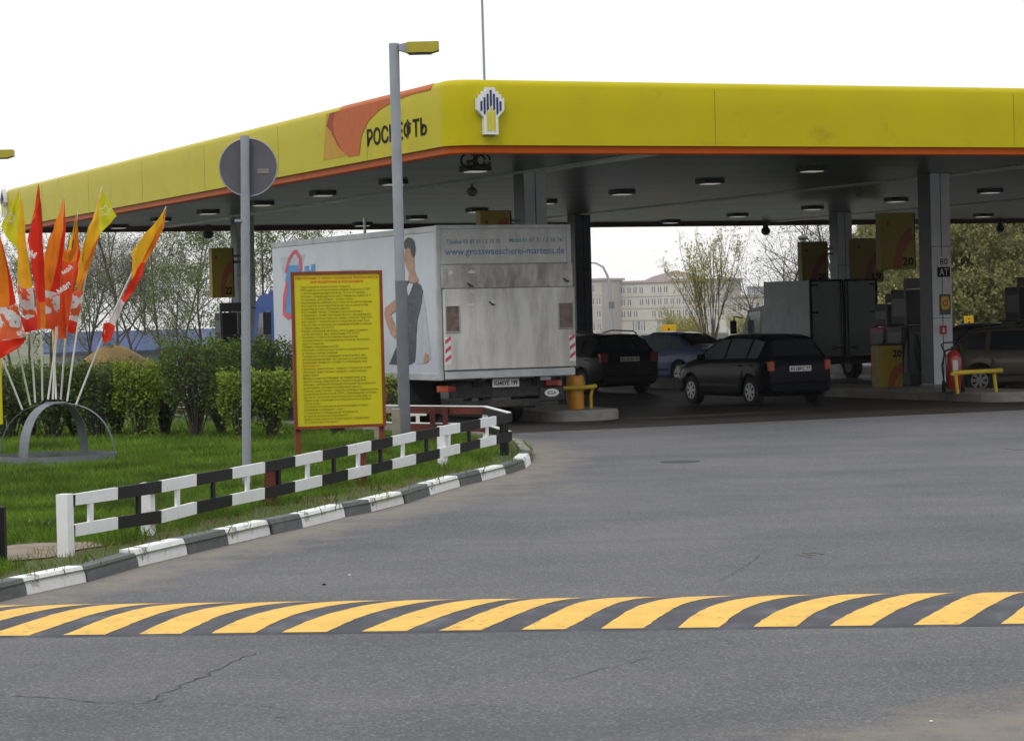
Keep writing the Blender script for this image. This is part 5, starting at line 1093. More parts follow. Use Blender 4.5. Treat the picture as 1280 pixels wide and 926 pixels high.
# pump dispensers
def pump(loc, rot, lab, h=2.2, red=False):
    e = empty('fuel_dispenser', loc, rot, lab, 'fuel pump', 'dispensers on the pump islands')
    q = MB(); q.box(-.28, .28, -.5, .5, 0, 1.35, bev=.03); q.build('cabinet', M['red'] if red else M['pump'], e)
    q = MB(); q.box(-.24, .24, -.34, .34, 1.36, h, bev=.03); hd = q.build('display_head', M['plastic'], e)
    for s_ in (-1, 1):
        q = MB(); q.box(min(s_*.281, s_*.289), max(s_*.281, s_*.289), -.4, .4, .3, 1.2); q.build('side_panel', M['pumplight'], e)
        q = MB(); q.box(min(s_*.241, s_*.247), max(s_*.241, s_*.247), -.26, .26, 1.55, h-.2); q.build('display', M['pumplight'], hd)
        for y in (-.38, -.3): 
            q = MB(); q.tube([(s_*.34, y, 1.3), (s_*.42, y, .6), (s_*.42, y, .25), (s_*.36, y, .9), (s_*.33, y-.08, 1.05)], .018, 6); q.build('hose', M['rubber'], e)
            q = MB(); q.box(min(s_*.3, s_*.38), max(s_*.3, s_*.38), y-.04, y+.03, 1.0, 1.22, bev=.01); q.build('nozzle', M['plastic'], e)
    q = MB(); q.box(-.3, .3, -.53, -.5, .25, 1.2, bev=.008); q.build('end_panel', M['pumplight'] if not red else M['red'], e)
    for x in (-.14, .02, .16): q = MB(); q.tube([(x, -.56, 1.15), (x, -.64, .8), (x+.05, -.66, .35), (x+.08, -.58, .3), (x+.06, -.56, 1.0)], .02, 6); q.build('hose', M['rubber'], e)
    q = MB(); q.box(-.3, -.26, -.36, -.32, 1.2, h+.25); q.box(.26, .3, -.36, -.32, 1.2, h+.25); q.box(-.3, .3, -.38, -.30, h+.02, h+.25); q.build('hose_mast', M['pumplight'], e)
    return e
p = atd(1137, 480, 57.6); pump((p.x, 57.6, .2), TH, 'tall grey fuel dispenser just left of the front column', 2.15)
p = atd(1113, 480, 66.5); pump((p.x, 66.5, .1), TH, 'red fuel dispenser with black display between van and column', 1.95, True)
p = atd(285, 430, 65.5); pump((p.x, 65.5, .2), TH, 'fuel dispenser under the far left board behind the hedge', 2.05)
p = atd(1276, 420, 66); pump((p.x, 66, .2), TH, 'dark fuel dispenser at the right edge behind the taupe car', 2.2)
p = atd(722, 470, 51.5); pump((p.x-.55, 52.6, .2), TH, 'fuel dispenser hidden right of the white lorry tail', 1.6)
# yellow advert bin
p = atd(1111, 487, 56.6); e = empty('advert_stand', (p.x, 56.6, .12), TH, 'low yellow advertising box with dark orange arc at the pump foot', 'advert box')
q = MB(); q.box(-.3, .3, -.12, .2, 0, 1.0, bev=.01); q.build('box', M['pricecard'], e)
q = MB(); q.prism([(.29, .62), (.12, .56), (-.02, .40), (-.08, .18), (-.09, .02), (.07, .02), (.1, .2), (.18, .32), (.29, .38)], (0, -.121, 0), X3, Z3, -Y3, .004); q.build('orange_arc', M['boardarc'], e)
text('number', '20', M['black'], e, (.16, -.122, .82), X3, Z3, h=.16, w=.24, bold=.03)
q = MB(); q.box(-.33, .33, -.14, .22, 1.001, 1.04); q.build('lid', M['plastic'], e)
# ================================================================== signs on the front column
cl = AB(*cC)
def cf(px, py): p = onplane(px, py, cl-AV*.25, AV)-cl; return p.dot(BV), p.z
def plate(x0, y0, x1, y1, m, name, lab):
    a_, z1 = cf(x0, y0); b_, z0 = cf(x1, y1); q = MB(); q.box(a_, b_, -.268, -.259, z0, z1); return q.build(name, m, colC, lab), (a_+b_)/2, (z0+z1)/2, b_-a_, z1-z0
def txt(o, s_, m, x, z, w, h): text('lettering', s_, m, o, (x, -.268, z), X3, Z3, w=w, h=h, bold=.008)
o, x, z, w, h = plate(1172, 321, 1186, 333, M['white'], 'grade_plate', 'white plate reading 80'); txt(o, '80', M['black'], x, z, w*.72, h*.68)
o, x, z, w, h = plate(1171.5, 334, 1187, 346, M['black'], 'grade_plate', 'black plate reading AT'); txt(o, 'АТ', M['white'], x, z, w*.72, h*.68)
o, x, z, w, h = plate(1174, 368, 1188, 393, M['pumplight'], 'notice_sticker', 'grey and yellow notice sticker')
q = MB(); q.prism([(-w*.42, 0), (-w*.3, h*.36), (w*.3, h*.36), (w*.42, 0), (w*.3, -h*.3), (-w*.3, -h*.3)], (x, -.269, z+.02), X3, Z3, -Y3, .003); yo = q.build('yellow_sign', M['signamber'], colC)
q = MB(); q.prism([(.07*math.cos(t*PI/8), .07*math.sin(t*PI/8)) for t in range(16)], (x, -.2725, z+.03), X3, Z3, -Y3, .003); q.build('red_ring', M['red'], colC); q = MB(); q.prism([(.045*math.cos(t*PI/8), .045*math.sin(t*PI/8)) for t in range(16)], (x, -.276, z+.03), X3, Z3, -Y3, .003); q.build('ring_centre', M['signamber'], colC)
o, x, z, w, h = plate(1174.5, 407, 1183, 417.5, M['red'], 'fire_sign', 'small red fire extinguisher sign'); q = MB(); q.prism([(-w*.1, -h*.3), (w*.16, -h*.3), (w*.16, h*.1), (w*.02, h*.3), (-w*.1, h*.12)], (x, -.269, z), X3, Z3, -Y3, .003); q.build('white_symbol', M['white'], colC)
# ================================================================== bollard with rail, guard, extinguisher
p = atd(719.5, 508, 48.2); e = empty('bollard', (p.x, 48.2, .2), 0, 'thick orange yellow bollard with a horizontal pipe at the island end', 'bollard')
q = MB(); q.tube([(0, 0, 0), (0, 0, .60), (0, 0, .625)], [.165, .165, .15], 24); q.build('post', M['bollard'], e)
q = MB(); q.tube([(-.22, -.19, .40), (.1, -.20, .40), (.36, -.17, .42), (.38, 0, .42)], .042, 10); q.build('pipe_rail', M['guardyellow'], e)
q = MB(); q.tube([(.33, -.1, .40), (.29, -.08, .25), (.29, -.08, .0)], .032, 8); q.build('pipe_leg', M['guardyellow'], e)
p = atd(1222, 490, 51.3); pL = atd(1191, 466, 51.1)-Vector((p.x, 51.3, .2)); pR = atd(1252, 463, 51.6)-Vector((p.x, 51.3, .2))
e = empty('guard_rail', (p.x, 51.3, .2), 0, 'low yellow pipe guard on the island end before the taupe car', 'guard rail')
q = MB(); q.tube([pL+Vector((-.02, .0, -.05)), pL, pR, pR+Vector((.03, .25, -.02))], .048, 10); q.build('top_pipe', M['guardyellow'], e)
for pp, dx in ((pL, .05), (pR, -.16)): q = MB(); q.tube([(pp.x+dx, pp.y, pp.z-.03), (pp.x+dx+.04, pp.y, 0)], .038, 8); q.build('leg', M['guardyellow'], e)
q = MB(); c = pR-Vector((.42, .047, .005)); q.obox(c, .10, .003, .02, (pR-pL).normalized(), Y3, Z3); q.build('worn_lettering', M['swoosh_red'], e)
p = atd(1193, 489, 52.0); e = empty('extinguisher_trolley', (p.x, 52.0, .2), 0, 'big red wheeled fire extinguisher standing by the front column', 'fire extinguisher')
q = MB(); q.tube([(0, 0, .06), (0, 0, .1), (0, 0, .70), (0, 0, .80), (0, 0, .86)], [.12, .155, .155, .12, .05], 22); q.build('cylinder', M['extred'], e)
q = MB(); q.box(-.05, .06, -.162, -.14, .45, .66); q.build('label', M['cream'], e)
q = MB(); q.tube([(0, 0, .85), (0, 0, .93)], .035, 10); q.tube([(-.05, 0, .92), (.06, 0, .92)], .02, 8); q.build('valve', M['plastic'], e)
q = MB(); q.tube([(-.14, .05, .1), (-.15, .05, .75), (-.26, -.05, .98), (-.2, -.08, 1.02), (.08, -.08, 1.02), (.13, -.05, .95), (.15, .05, .7), (.15, .05, .1)], .016, 8); q.build('handle_frame', M['plastic'], e)
q = MB(); q.tube([(.03, 0, .9), (-.18, -.05, .85), (-.25, -.06, .55), (-.22, -.05, .25), (-.16, -.03, .12)], .022, 8); q.build('hose', M['rubber'], e)
for s_ in (-1, 1): q = MB(); q.tube([(s_*.17, .1, .12), (s_*.22, .1, .12)], .12, 18); q.build('wheel', M['rubber'], e)
# ================================================================== vegetation
def bpx(px, Y): return atd(px, 470, Y).x
def bush(cx, cy, w, h, n, m, label, vase=.35, seed=1, stems=26, lw=.032, dens_low=.25, d=None, bare=.0):
    if cy < 47.6 and cx < bpx(470, cy): cx *= .915; cy *= .915; w *= .93; h += .06
    n = int(n*.45); stems = int(stems*1.5); rnd = random.Random(seed); d = d or w*.8; e = empty('bush', (cx, cy, KH-.05), 0, label, 'bush', 'clipped shrubs behind the lawn')
    q = MB()
    for i in range(stems):
        a = rnd.random()*2*PI; r1 = rnd.random()**.5; b0 = vase*.35
        p0 = Vector((math.cos(a)*w/2*b0*rnd.random(), math.sin(a)*d/2*b0*rnd.random(), 0)); p3 = Vector((math.cos(a)*w/2*r1, math.sin(a)*d/2*r1, h*rnd.uniform(.75, .97)))
        p1 = p0.lerp(p3, .35)+Vector((rnd.gauss(0, .04), rnd.gauss(0, .04), h*.08)); p2 = p0.lerp(p3, .7)+Vector((rnd.gauss(0, .05), rnd.gauss(0, .05), h*.03))
        q.tube([p0, p1, p2, p3], [.014, .010, .006, .003], 4, cap=False)
        for _ in range(9):
            t = rnd.uniform(.25, .95); s_ = p0.lerp(p3, t)+Vector((0, 0, h*.04)); dv = Vector((rnd.gauss(0, .13), rnd.gauss(0, .13), rnd.uniform(.02, .25)))*min(1, h); q.tube([s_, s_+dv*.6+Vector((rnd.gauss(0, .02), 0, 0)), s_+dv], [.005, .004, .002], 3, cap=False)
    q.build('stems', M['trunk'], e)
    g_ = MB(); V = []; Fc = []; k = 0
    clumps = [(rnd.uniform(-1, 1), rnd.uniform(-1, 1), rnd.uniform(.15, 1.0), rnd.uniform(.10, .26)) for _ in range(46)]
    while k < n:
        if rnd.random() < .72:
            c = rnd.choice(clumps); u = c[0]+rnd.gauss(0, c[3]); v = c[1]+rnd.gauss(0, c[3]); t = c[2]+rnd.gauss(0, c[3]*.8)
        else: u = rnd.uniform(-1, 1); v = rnd.uniform(-1, 1); t = rnd.random()
        if t < .04 or t > 1+.05*math.sin(u*9+seed)+.04*math.sin(u*23+v*9)+.03*rnd.random(): continue
        lim = (vase+(1-vase)*min(1, t*1.7)); 
        if (abs(u)**2.6+abs(v)**2.6) > (lim*(1+.10*math.sin(5*u+7*t+seed)))**2.6: continue
        if rnd.random() > dens_low+(1-dens_low)*min(1, t*1.35)**1.5: continue
        p = Vector((u*w/2, v*d/2, t*h)); s_ = lw*rnd.uniform(.6, 1.3)
        ax = Vector((rnd.gauss(0, 1), rnd.gauss(0, 1), rnd.gauss(.2, .8))).normalized(); ay = ax.cross(Vector((rnd.gauss(0, 1), rnd.gauss(0, 1), rnd.gauss(0, 1)))).normalized()
        o = len(V); V += [p-ax*s_, p+ay*s_*.5, p+ax*s_, p-ay*s_*.5]; Fc.append((o, o+1, o+2, o+3)); k += 1
    g_.v = V; g_.f = Fc; g_.m = [0]*k; g_.sm = [False]*k; g_.build('foliage', m, e); return e
def bpx(px, Y): return atd(px, 470, Y).x
bush(bpx(243, 45.4), 45.4, 1.3, 1.60, 7500, M['leafhedge'], 'tall vase shaped shrub with bare lower stems in the middle of the lawn edge', .22, 3, 34, .034, .06)
bush(bpx(172, 46.2), 46.2, .95, 1.26, 8000, M['leafbright'], 'bright green shrub left of the tall vase shaped one', .6, 4, 22, .032, .2)
bush(bpx(120, 46.4), 46.4, 1.05, 1.24, 7500, M['leafhedge'], 'dense clipped shrub right behind the flag poles', .7, 5, 30, .032, .2)
bush(bpx(62, 46.6), 46.6, 1.1, 1.22, 7000, M['leafhedge'], 'clipped shrub seen through the dome of the flag stand', .7, 6, 28, .032, .2)
bush(bpx(8, 46.8), 46.8, 1.1, 1.24, 7000, M['leafhedge'], 'clipped shrub at the left edge behind the red flag', .7, 7, 28, .032, .25)
bush(bpx(296, 48.6), 48.8, 1.3, 1.56, 9000, M['leafhedge'], 'tall clipped hedge shrub behind the round sign pole', .8, 8, 30, .034, .4)
bush(bpx(352, 48.6), 49.2, 1.3, 1.56, 9000, M['leafhedge'], 'tall clipped hedge shrub just left of the yellow board', .8, 9, 30, .034, .4)
bush(bpx(300, 44.4), 44.4, .85, 1.06, 6500, M['leafbright'], 'low rounded fresh green shrub at the foot of the round sign pole', .5, 10, 22, .034, .12)
bush(bpx(340, 44.6), 44.6, .75, 1.06, 5500, M['leafbright'], 'low rounded fresh green shrub touching the yellow board', .5, 11, 20, .034, .12)
bush(bpx(420, 44.9), 44.9, .9, .9, 4000, M['leafhedge'], 'low shrub hidden behind the yellow board with branches below it', .5, 12, 22, .03, .1)
bush(bpx(489, 43.0), 42.6, .34, .95, 1100, M['leafbright'], 'slim young shrub between the yellow board and the lamp post', .5, 13, 9, .034, .5)
for px_, Y_, w_, h_, sd_, lab_ in ((205, 47.0, 1.0, 1.05, 31, 'sparse low shrub filling the gap left of the vase shaped shrub'), (275, 46.8, .9, 1.0, 32, 'sparse shrub filling the gap right of the vase shaped shrub'), (145, 47.4, 1.0, 1.2, 33, 'twiggy shrub between the bright shrub and the flag poles'), (92, 47.2, 1.0, 1.2, 34, 'twiggy shrub right of the dome stand'), (36, 47.4, 1.0, 1.22, 35, 'twiggy shrub left of the dome stand')):
    bush(bpx(px_, Y_), Y_, w_, h_, 3400, M['leafhedge'], lab_, .3, sd_, 34, .03, .12)
def make_tree(seed, H, spread, m, nleaf, bark, levels=4, multi=1, lsize=.12, droop=.0, trunk_frac=.25, tw=.10, kids=(7, 6, 5, 4), up=.55, lzone=(0, 1)):
    rnd = random.Random(seed); q = MB(); tips = []
    def grow(p, d, L, r, lev):
        n = 4 if lev < 2 else 3; pts = [p]; rs = [r]; dd = d.copy()
        for i in range(n):
            dd = (dd+Vector((rnd.gauss(0, .13), rnd.gauss(0, .13), rnd.gauss(0, .07)+(.06 if lev < 2 else -droop*.3)))).normalized(); pts.append(pts[-1]+dd*L/n); rs.append(r*(1-(i+1)/n*.72))
        q.tube(pts, rs, 6 if lev == 0 else (4 if lev == 1 else 3), cap=False)
        if lev >= levels: tips.append((pts[-1], dd)); tips.append((pts[len(pts)//2], dd)); return
        for k in range(kids[min(lev, len(kids)-1)]):
            t = rnd.uniform(trunk_frac if lev == 0 else .2, 1.0); i = min(n-1, int(t*n)); b = pts[i].lerp(pts[i+1], t*n-i)
            a = rnd.random()*2*PI; side_ = dd.cross(Vector((math.cos(a), math.sin(a), .3))).normalized()
            nd = (dd*up+side_*rnd.uniform(.5, .95)+Vector((0, 0, .15-droop*(lev/levels)))).normalized()
            grow(b, nd, L*rnd.uniform(.38, .58)*(1.15-.5*t if lev == 0 else 1)*(spread if lev == 0 else 1), max(.004, rs[i]*.5), lev+1)
    for k in range(multi):
        a = 2*PI*k/multi+rnd.random()*.5
        if multi == 1: grow(Vector((0, 0, 0)), Vector((rnd.gauss(0, .03), rnd.gauss(0, .03), 1)), H*.93, tw, 0)
        else:
            s_ = rnd.uniform(.12, .55); grow(Vector((math.cos(a)*.2, math.sin(a)*.2, 0)), Vector((math.cos(a)*s_, math.sin(a)*s_, 1)).normalized(), H*rnd.uniform(.75, .98), tw*.5, 0)
    tr = q
    V = []; Fc = []
    for i in range(nleaf):
        p, d = rnd.choice(tips); z = p.z/H
        if not (lzone[0] <= z <= lzone[1]) and rnd.random() < .75: continue
        p = p+d*rnd.uniform(-.5, .2)+Vector((rnd.gauss(0, .12), rnd.gauss(0, .12), rnd.gauss(0, .12))); s_ = lsize*rnd.uniform(.5, 1.2)
        ax = Vector((rnd.gauss(0, 1), rnd.gauss(0, 1), rnd.gauss(0, 1))).normalized(); ay = ax.cross(Vector((rnd.gauss(0, 1), rnd.gauss(0, 1), rnd.gauss(0, 1)))).normalized()
        o = len(V); V += [p-ax*s_, p+ay*s_*.6, p+ax*s_, p-ay*s_*.6]; Fc.append((o, o+1, o+2, o+3))
    lf = MB(); lf.v = V; lf.f = Fc; lf.m = [0]*len(Fc); lf.sm = [False]*len(Fc)
    e = empty('tree', (0, 0, 0), 0, 'x', 'tree'); tr.build('trunk', bark, e); lf.build('crown', m, e); return e
protoA = make_tree(11, 11.5, 1.0, M['leaftree'], 2000, M['trunk'], 4, lsize=.07, droop=.25, trunk_frac=.15, tw=.12, kids=(17, 8, 5, 4))
protoB = make_tree(12, 11.0, 1.0, M['leaftree'], 8500, M['trunk'], 4, lsize=.09, droop=.5, trunk_frac=.12, tw=.12, kids=(18, 8, 5, 3))
protoC = make_tree(13, 11.0, 1.1, M['leafolive'], 30000, M['trunkpale'], 4, lsize=.13, droop=.1, trunk_frac=.06, tw=.12, kids=(19, 8, 5, 3))
protoD = make_tree(14, 8.0, 1.1, M['leaftree'], 600, M['trunk'], 3, lsize=.06, droop=.0, trunk_frac=.2, tw=.10, kids=(15, 8, 6))
used = {}
def tgz(y):
    t = min(1, max(0, (y-150)/300)); return -4.0*t*t*(3-2*t)
def tree(proto, px, Y, s_, rz, label, sz=None):
    e = proto if proto.name not in used else copy_tree(proto); used[proto.name] = 1
    p = atd(px, 400, Y); e.location = (p.x, Y, tgz(Y)-.1); e.rotation_euler = (0, 0, rz); e.scale = (s_, s_, sz or s_); e['label'] = label; e['group'] = 'trees beyond the petrol station'
    return e
# left background, bare spring birches
LT = [(protoA, 15, 108, .56, .3, 'bare spring tree rising behind the leftmost flags'), (protoA, 62, 116, .60, 1.9, 'bare tree behind the middle of the flag bunch'), (protoA, 104, 104, .58, 3.0, 'bare twiggy tree right of the tall yellow flag'),
 (protoA, 142, 112, .60, 4.4, 'bare dark trunked tree between the flags and the leaning flag'), (protoA, 168, 92, .52, 5.5, 'dark branching bare tree just right of the leaning flag'), (protoA, 205, 106, .58, .8, 'tree with thin fresh green leaves left of the far yellow board'),
 (protoA, 228, 118, .60, 2.2, 'tall bare tree behind the far yellow board'), (protoB, 250, 96, .52, 2.9, 'low greening tree behind the far left dispenser'), (protoA, 275, 110, .56, 3.6, 'greening tree between the far yellow board and the sign pole'), (protoB, 330, 100, .62, 4.1, 'green drooping birch between the far left column and the lorry'),
 (protoB, 362, 112, .66, 5.2, 'green birch whose top shows over the lorry front'), (protoB, 36, 100, .42, 5.9, 'low greening tree behind the dome flag stand'), (protoB, 112, 96, .36, 1.4, 'small green tree above the hedge behind the flags'), (protoA, 186, 124, .62, 1.1, 'distant bare tree between two nearer ones by the leaning flag'), (protoA, 88, 126, .62, 5.0, 'distant bare tree showing between the flags'), (protoB, 222, 90, .38, 2.0, 'small green sapling above the vase shaped shrub')]
for a in LT: tree(*a)
# right: dense olive wood edge
protoO = make_tree(23, 3.6, 1.1, M['leafolive'], 14000, M['trunkpale'], 3, multi=8, lsize=.11, trunk_frac=.05, tw=.06, kids=(9, 6, 4), up=.8)
for px, Y, s_, rz, lab in ((1108, 128, .5, .5, 'olive tree seen between the van and the front column'), (1140, 140, .6, 1.7, 'olive tree hidden behind the front column'), (1200, 112, .70, 2.4, 'dense olive tree right beside the front column'), (1217, 122, .76, 3.3, 'dense olive tree second right of the front column'), (1236, 108, .66, 4.6, 'dense olive tree above the taupe hatchback'), (1254, 120, .74, 5.4, 'dense olive tree left of the edge dispenser'), (1272, 110, .68, .9, 'dense olive tree at the right edge behind the dispenser'), (1292, 116, .72, 2.9, 'dense olive tree cut off by the right edge'), (1184, 132, .8, 3.9, 'olive tree half hidden by the front column'), (1210, 140, .84, 1.2, 'far olive tree of the second row beside the front column'), (1228, 138, .8, 5.9, 'far olive tree of the second row above the small amber sign'), (1247, 142, .84, 2.2, 'far olive tree of the second row above the taupe hatchback roof'), (1268, 136, .8, .3, 'far olive tree of the second row near the right edge'), (1286, 140, .82, 3.6, 'far olive tree of the second row at the right edge')):
    tree(protoC, px, Y, s_, rz, lab)
for px, s_, rz, lab in ((1196, .8, 1, 'olive bush beside the front column foot'), (1214, .9, 2, 'olive bush behind the small amber sign'), (1234, .8, 3, 'olive bush above the taupe hatchback'), (1255, .9, 4, 'olive bush left of the edge dispenser'), (1277, .85, 5, 'olive bush at the right edge')):
    tree(protoO, px, 104+rz*.5, s_, rz, lab)
tree(protoD, 975, 118, .82, .5, 'bare thin tree left of the three yellow boards'); tree(protoD, 1003, 124, .88, 2.0, 'bare thin tree behind the leftmost of the three boards'); tree(protoD, 1062, 120, .98, 3.5, 'bare tree showing between the two columns at the right'); tree(protoD, 947, 140, .6, 4.1, 'small bare tree above the black hatchback roof')
protoW = make_tree(21, 5.2, .6, M['leafwillow'], 2600, M['trunkpale'], 3, multi=15, lsize=.065, droop=-.12, trunk_frac=.3, tw=.085, kids=(8, 5, 3), up=1.7)
tree(protoW, 886, 120, .86, 0, 'multi stemmed willow with pale yellow spring leaves before the cream building', 1.12)
protoS = make_tree(22, 3.0, 1.1, M['leafwillow'], 2600, M['trunk'], 3, multi=7, lsize=.07, trunk_frac=.1, tw=.06, kids=(8, 5, 4), up=.8)
tree(protoS, 842, 126, .66, 0, 'round green bush left of the willow'); tree(protoS, 746, 130, .36, 1.2, 'low pale green bush right of the dark column'); tree(protoS, 928, 135, .6, 2.0, 'green bush right of the willow'); tree(protoS, 868, 124, .55, 3.0, 'green bush at the foot of the willow')
tree(protoS, 1110, 105, .8, 4.0, 'green bush between van and pumps')
# ================================================================== far fence, signs, lamp, buildings
def pfence(x0, x1, Y, yt, lab, Y1=None, sp=2.4):
    a_ = atd(x0, 400, Y); b_ = atd(x1, 400, Y1 or Y); a_.z = b_.z = 0; h = atd((x0+x1)/2, yt, Y).z
    e = empty('panel_fence', a_, 0, lab, 'fence'); d = (b_-a_); L_ = d.length; d.normalize(); n = Vector((d.y, -d.x, 0)); k = int(L_/sp)
    for i in range(k):
        q = MB(); q.obox(d*(sp*(i+.5))+Z3*(h/2), sp/2-.05, .03, h/2-.05, d, n, Z3); q.build('panel', M['panelgrey'], e)
    for i in range(k+1): q = MB(); q.obox(d*(sp*i)+Z3*(h/2+.05), .045, .045, h/2+.05, d, n, Z3); q.build('post', M['cream'], e)
    return e
pfence(728, 962, 125, 417, 'low pale grey panel fence behind the parked cars'); pfence(1100, 1300, 98, 408, 'low pale grey panel fence below the olive trees')
def amber(px, y0, y1, Y, lab):
    c = atd(px, (y0+y1)/2, Y); h = (y1-y0)*Y/F; e = empty('warning_sign', (c.x, Y, 0), 0, lab, 'sign')
    q = MB(); q.box(-h/2, h/2, -.02, .02, c.z-h/2, c.z+h/2, bev=.015); q.build('panel', M['signamber'], e)
    q = MB(); q.box(-.03, .03, .021, .08, 0, c.z+h/2-.05); q.build('post', M['galv'], e)
    q = MB(); q.prism([(-h*.12, c.z-h*.22), (-h*.05, c.z-h*.05), (0, c.z-.12*h), (h*.12, c.z-h*.03), (h*.14, c.z-h*.2)], (0, -.0205, 0), X3, Z3, -Y3, .003); q.build('black_symbol', M['black'], e)
    q = MB(); q.prism([(.07*h*math.cos(t*PI/5), c.z+h*.2+.07*h*math.sin(t*PI/5)) for t in range(10)], (0, -.0205, 0), X3, Z3, -Y3, .003); q.build('black_dot', M['black'], e)
amber(836, 406, 425, 90, 'square amber sign with black symbol above the blue saloon'); amber(1211, 395, 407, 92, 'small amber sign below the olive trees beside the front column'); amber(943, 404, 416, 86, 'amber sign beside the small van mirror')
q = MB(); q.tube([(0, 0, 0), (-.05, 0, 3.5), (-.12, 0, 3.8)], [.09, .07, .06], 10); lam = empty('street_lamp', (atd(766, 400, 150).x, 150, -.1), 0, 'distant thin street lamp with curved arm beside the cream building', 'street lamp'); q = MB(); tp = atd(761, 345, 150).z+.1
q.tube([(0, 0, 0), (-.15, 0, tp-.6), (-.25, 0, tp), (-.5, 0, tp+.55), (-.95, 0, tp+.78), (-1.45, 0, tp+.82)], [.11, .09, .07, .06, .05, .045], 8); q.build('pole', M['galv'], lam); q = MB(); q.sphere((-1.6, 0, tp+.8), .3, .12, .09); q.build('lamp_head', M['galv'], lam)
q = MB(); q.box(-.22, .12, -.1, .1, tp-1.9, tp-1.5, bev=.03); q.build('junction_box', M['poledark'], lam)
lam2 = empty('street_lamp', (atd(1006, 400, 95).x, 95, 0), 0, 'globe topped lamp seen above the leftmost yellow board', 'street lamp'); tp = atd(1006, 300, 95).z; q = MB(); q.tube([(0, 0, 0), (0, 0, tp)], .05, 8); q.build('pole', M['galv'], lam2); q = MB(); q.sphere((0, 0, tp+.08), .2, .2, .1); q.build('globe', M['pumplight'], lam2)
def building(name, pxl, pxr, ytop_l, ytop_r, Yl, Yr, mw, label, rows, cols, roof='roofred', wins=True, big=False, base=-4.2):
    a_ = atd(pxl, ytop_l, Yl); b_ = atd(pxr, ytop_r, Yr); h = a_.z-base; o = Vector((a_.x, a_.y, base)); e = empty('apartment_building' if 'block' in label else 'building', o, 0, label, 'building')
    d = Vector((b_.x-a_.x, b_.y-a_.y, 0)); L_ = d.length; d.normalize(); n = Vector((d.y, -d.x, 0)); back_ = -n
    q = MB(); q.obox(d*L_/2+back_*6+Z3*(h/2), L_/2, 6, h/2, d, n, Z3); w_ = q.build('wall', M[mw], e)
    q = MB(); q.obox(d*L_/2+back_*6+Z3*(h+.3), L_/2+.5, 6.5, .3, d, n, Z3); q.build('roof', M[roof], e)
    if wins:
        fh = (h-1.2)/rows; cw = L_/cols
        for r in range(rows):
            for c in range(cols):
                z = .9+fh*r+fh*.45; x = cw*(c+.5); ww, wh = cw*.26, fh*.27
                if big and r == 0:
                    if 1 <= c % 4 <= 2: ww, wh = cw*.47, fh*.40
                    else: continue
                elif random.random() < .16: continue
                q = MB(); q.obox(d*x+n*.03+Z3*z, ww, .03, wh, d, n, Z3); wi = q.build('window', M['winfar'], e)
                q = MB()
                for k in (-1, 0, 1) if (big and r == 0) else (0,): q.obox(d*(x+k*ww*.5)+n*.07+Z3*z, .09, .03, wh, d, n, Z3)
                q.obox(d*x+n*.075+Z3*(z-wh), ww+.12, .05, .08, d, n, Z3); wo = q.build('window_frame', M['winframe'], wi)
            if r: q = MB(); q.obox(d*L_/2+n*.06+Z3*(.9+fh*r-fh*.05), L_/2, .06, .13, d, n, Z3); q.build('string_course', M['bandpink'], e)
    return e, d, L_, n, h
building('b', 752, 906, 355, 347, 700, 684, 'brick', 'long cream four storey building with pinkish string courses behind the willow', 4, 20, big=True)
building('b', 736, 751.5, 351, 350.5, 690, 688, 'brickpink', 'pinkish stair block at the left end of the cream building', 4, 2)
building('b', 914, 958, 372, 371, 640, 625, 'brick', 'lower cream wing right of the willow', 2, 6, base=-4.2)
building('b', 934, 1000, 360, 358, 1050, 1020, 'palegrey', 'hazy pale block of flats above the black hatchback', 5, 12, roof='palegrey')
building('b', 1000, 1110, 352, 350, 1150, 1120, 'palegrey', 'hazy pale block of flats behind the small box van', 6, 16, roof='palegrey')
e = empty('roof_gable', (atd(848, 350, 690).x, 700, atd(842, 349, 700).z), 0, 'small gable with window on the roof of the cream building', 'roof gable'); q = MB(); q.prism([(-9, -.3), (9, -.3), (6, 1.0), (0, 2.4), (-6, 1.0)], (0, 0, 0), X3, Z3, Y3, 6); q.build('gable', M['roofred'], e)
q = MB(); q.prism([(-2.6, .1), (2.6, .1), (0, 1.2)], (0, -.02, 0), X3, Z3, -Y3, .1); q.build('window', M['winframe'], e)
# ---- unseen blocks and trees added behind and beside the camera to darken the forecourt
def shade_block(x0, y0, L_, rz, rows, cols, mw, label):
    e = empty('apartment_building', (x0, y0, 0), rz, label, 'building', None); h = rows*3.0+1.2
    q = MB(); q.box(0, L_, 0, 13, 0, h); q.build('wall', M[mw], e); q = MB(); q.box(-.5, L_+.5, -.5, 13.5, h+.002, h+.5); q.build('roof', M['roofred'], e)
    for r in range(rows):
        for c in range(cols):
            x = L_*(c+.5)/cols; q = MB(); q.box(x-.8, x+.8, -.04, .06, 1.2+3*r, 2.7+3*r); w_ = q.build('window', M['winfar'], e)
    return e
M['brickdark'] = mat('dark_brick', (.16, .10, .08), .9, var=.15, vscale=.5)
shade_block(38, -30, 76, PI, 6, 13, 'brickdark', 'six storey brick block added unseen behind the camera to cut low sky light')
shade_block(-46, -34, 60, PI*.86, 5, 10, 'brickdark', 'five storey brick block added unseen behind and left of the camera for shade')
shade_block(104, 0, 60, PI*.80, 5, 10, 'brickdark', 'five storey brick block added unseen behind and right of the camera for shade')
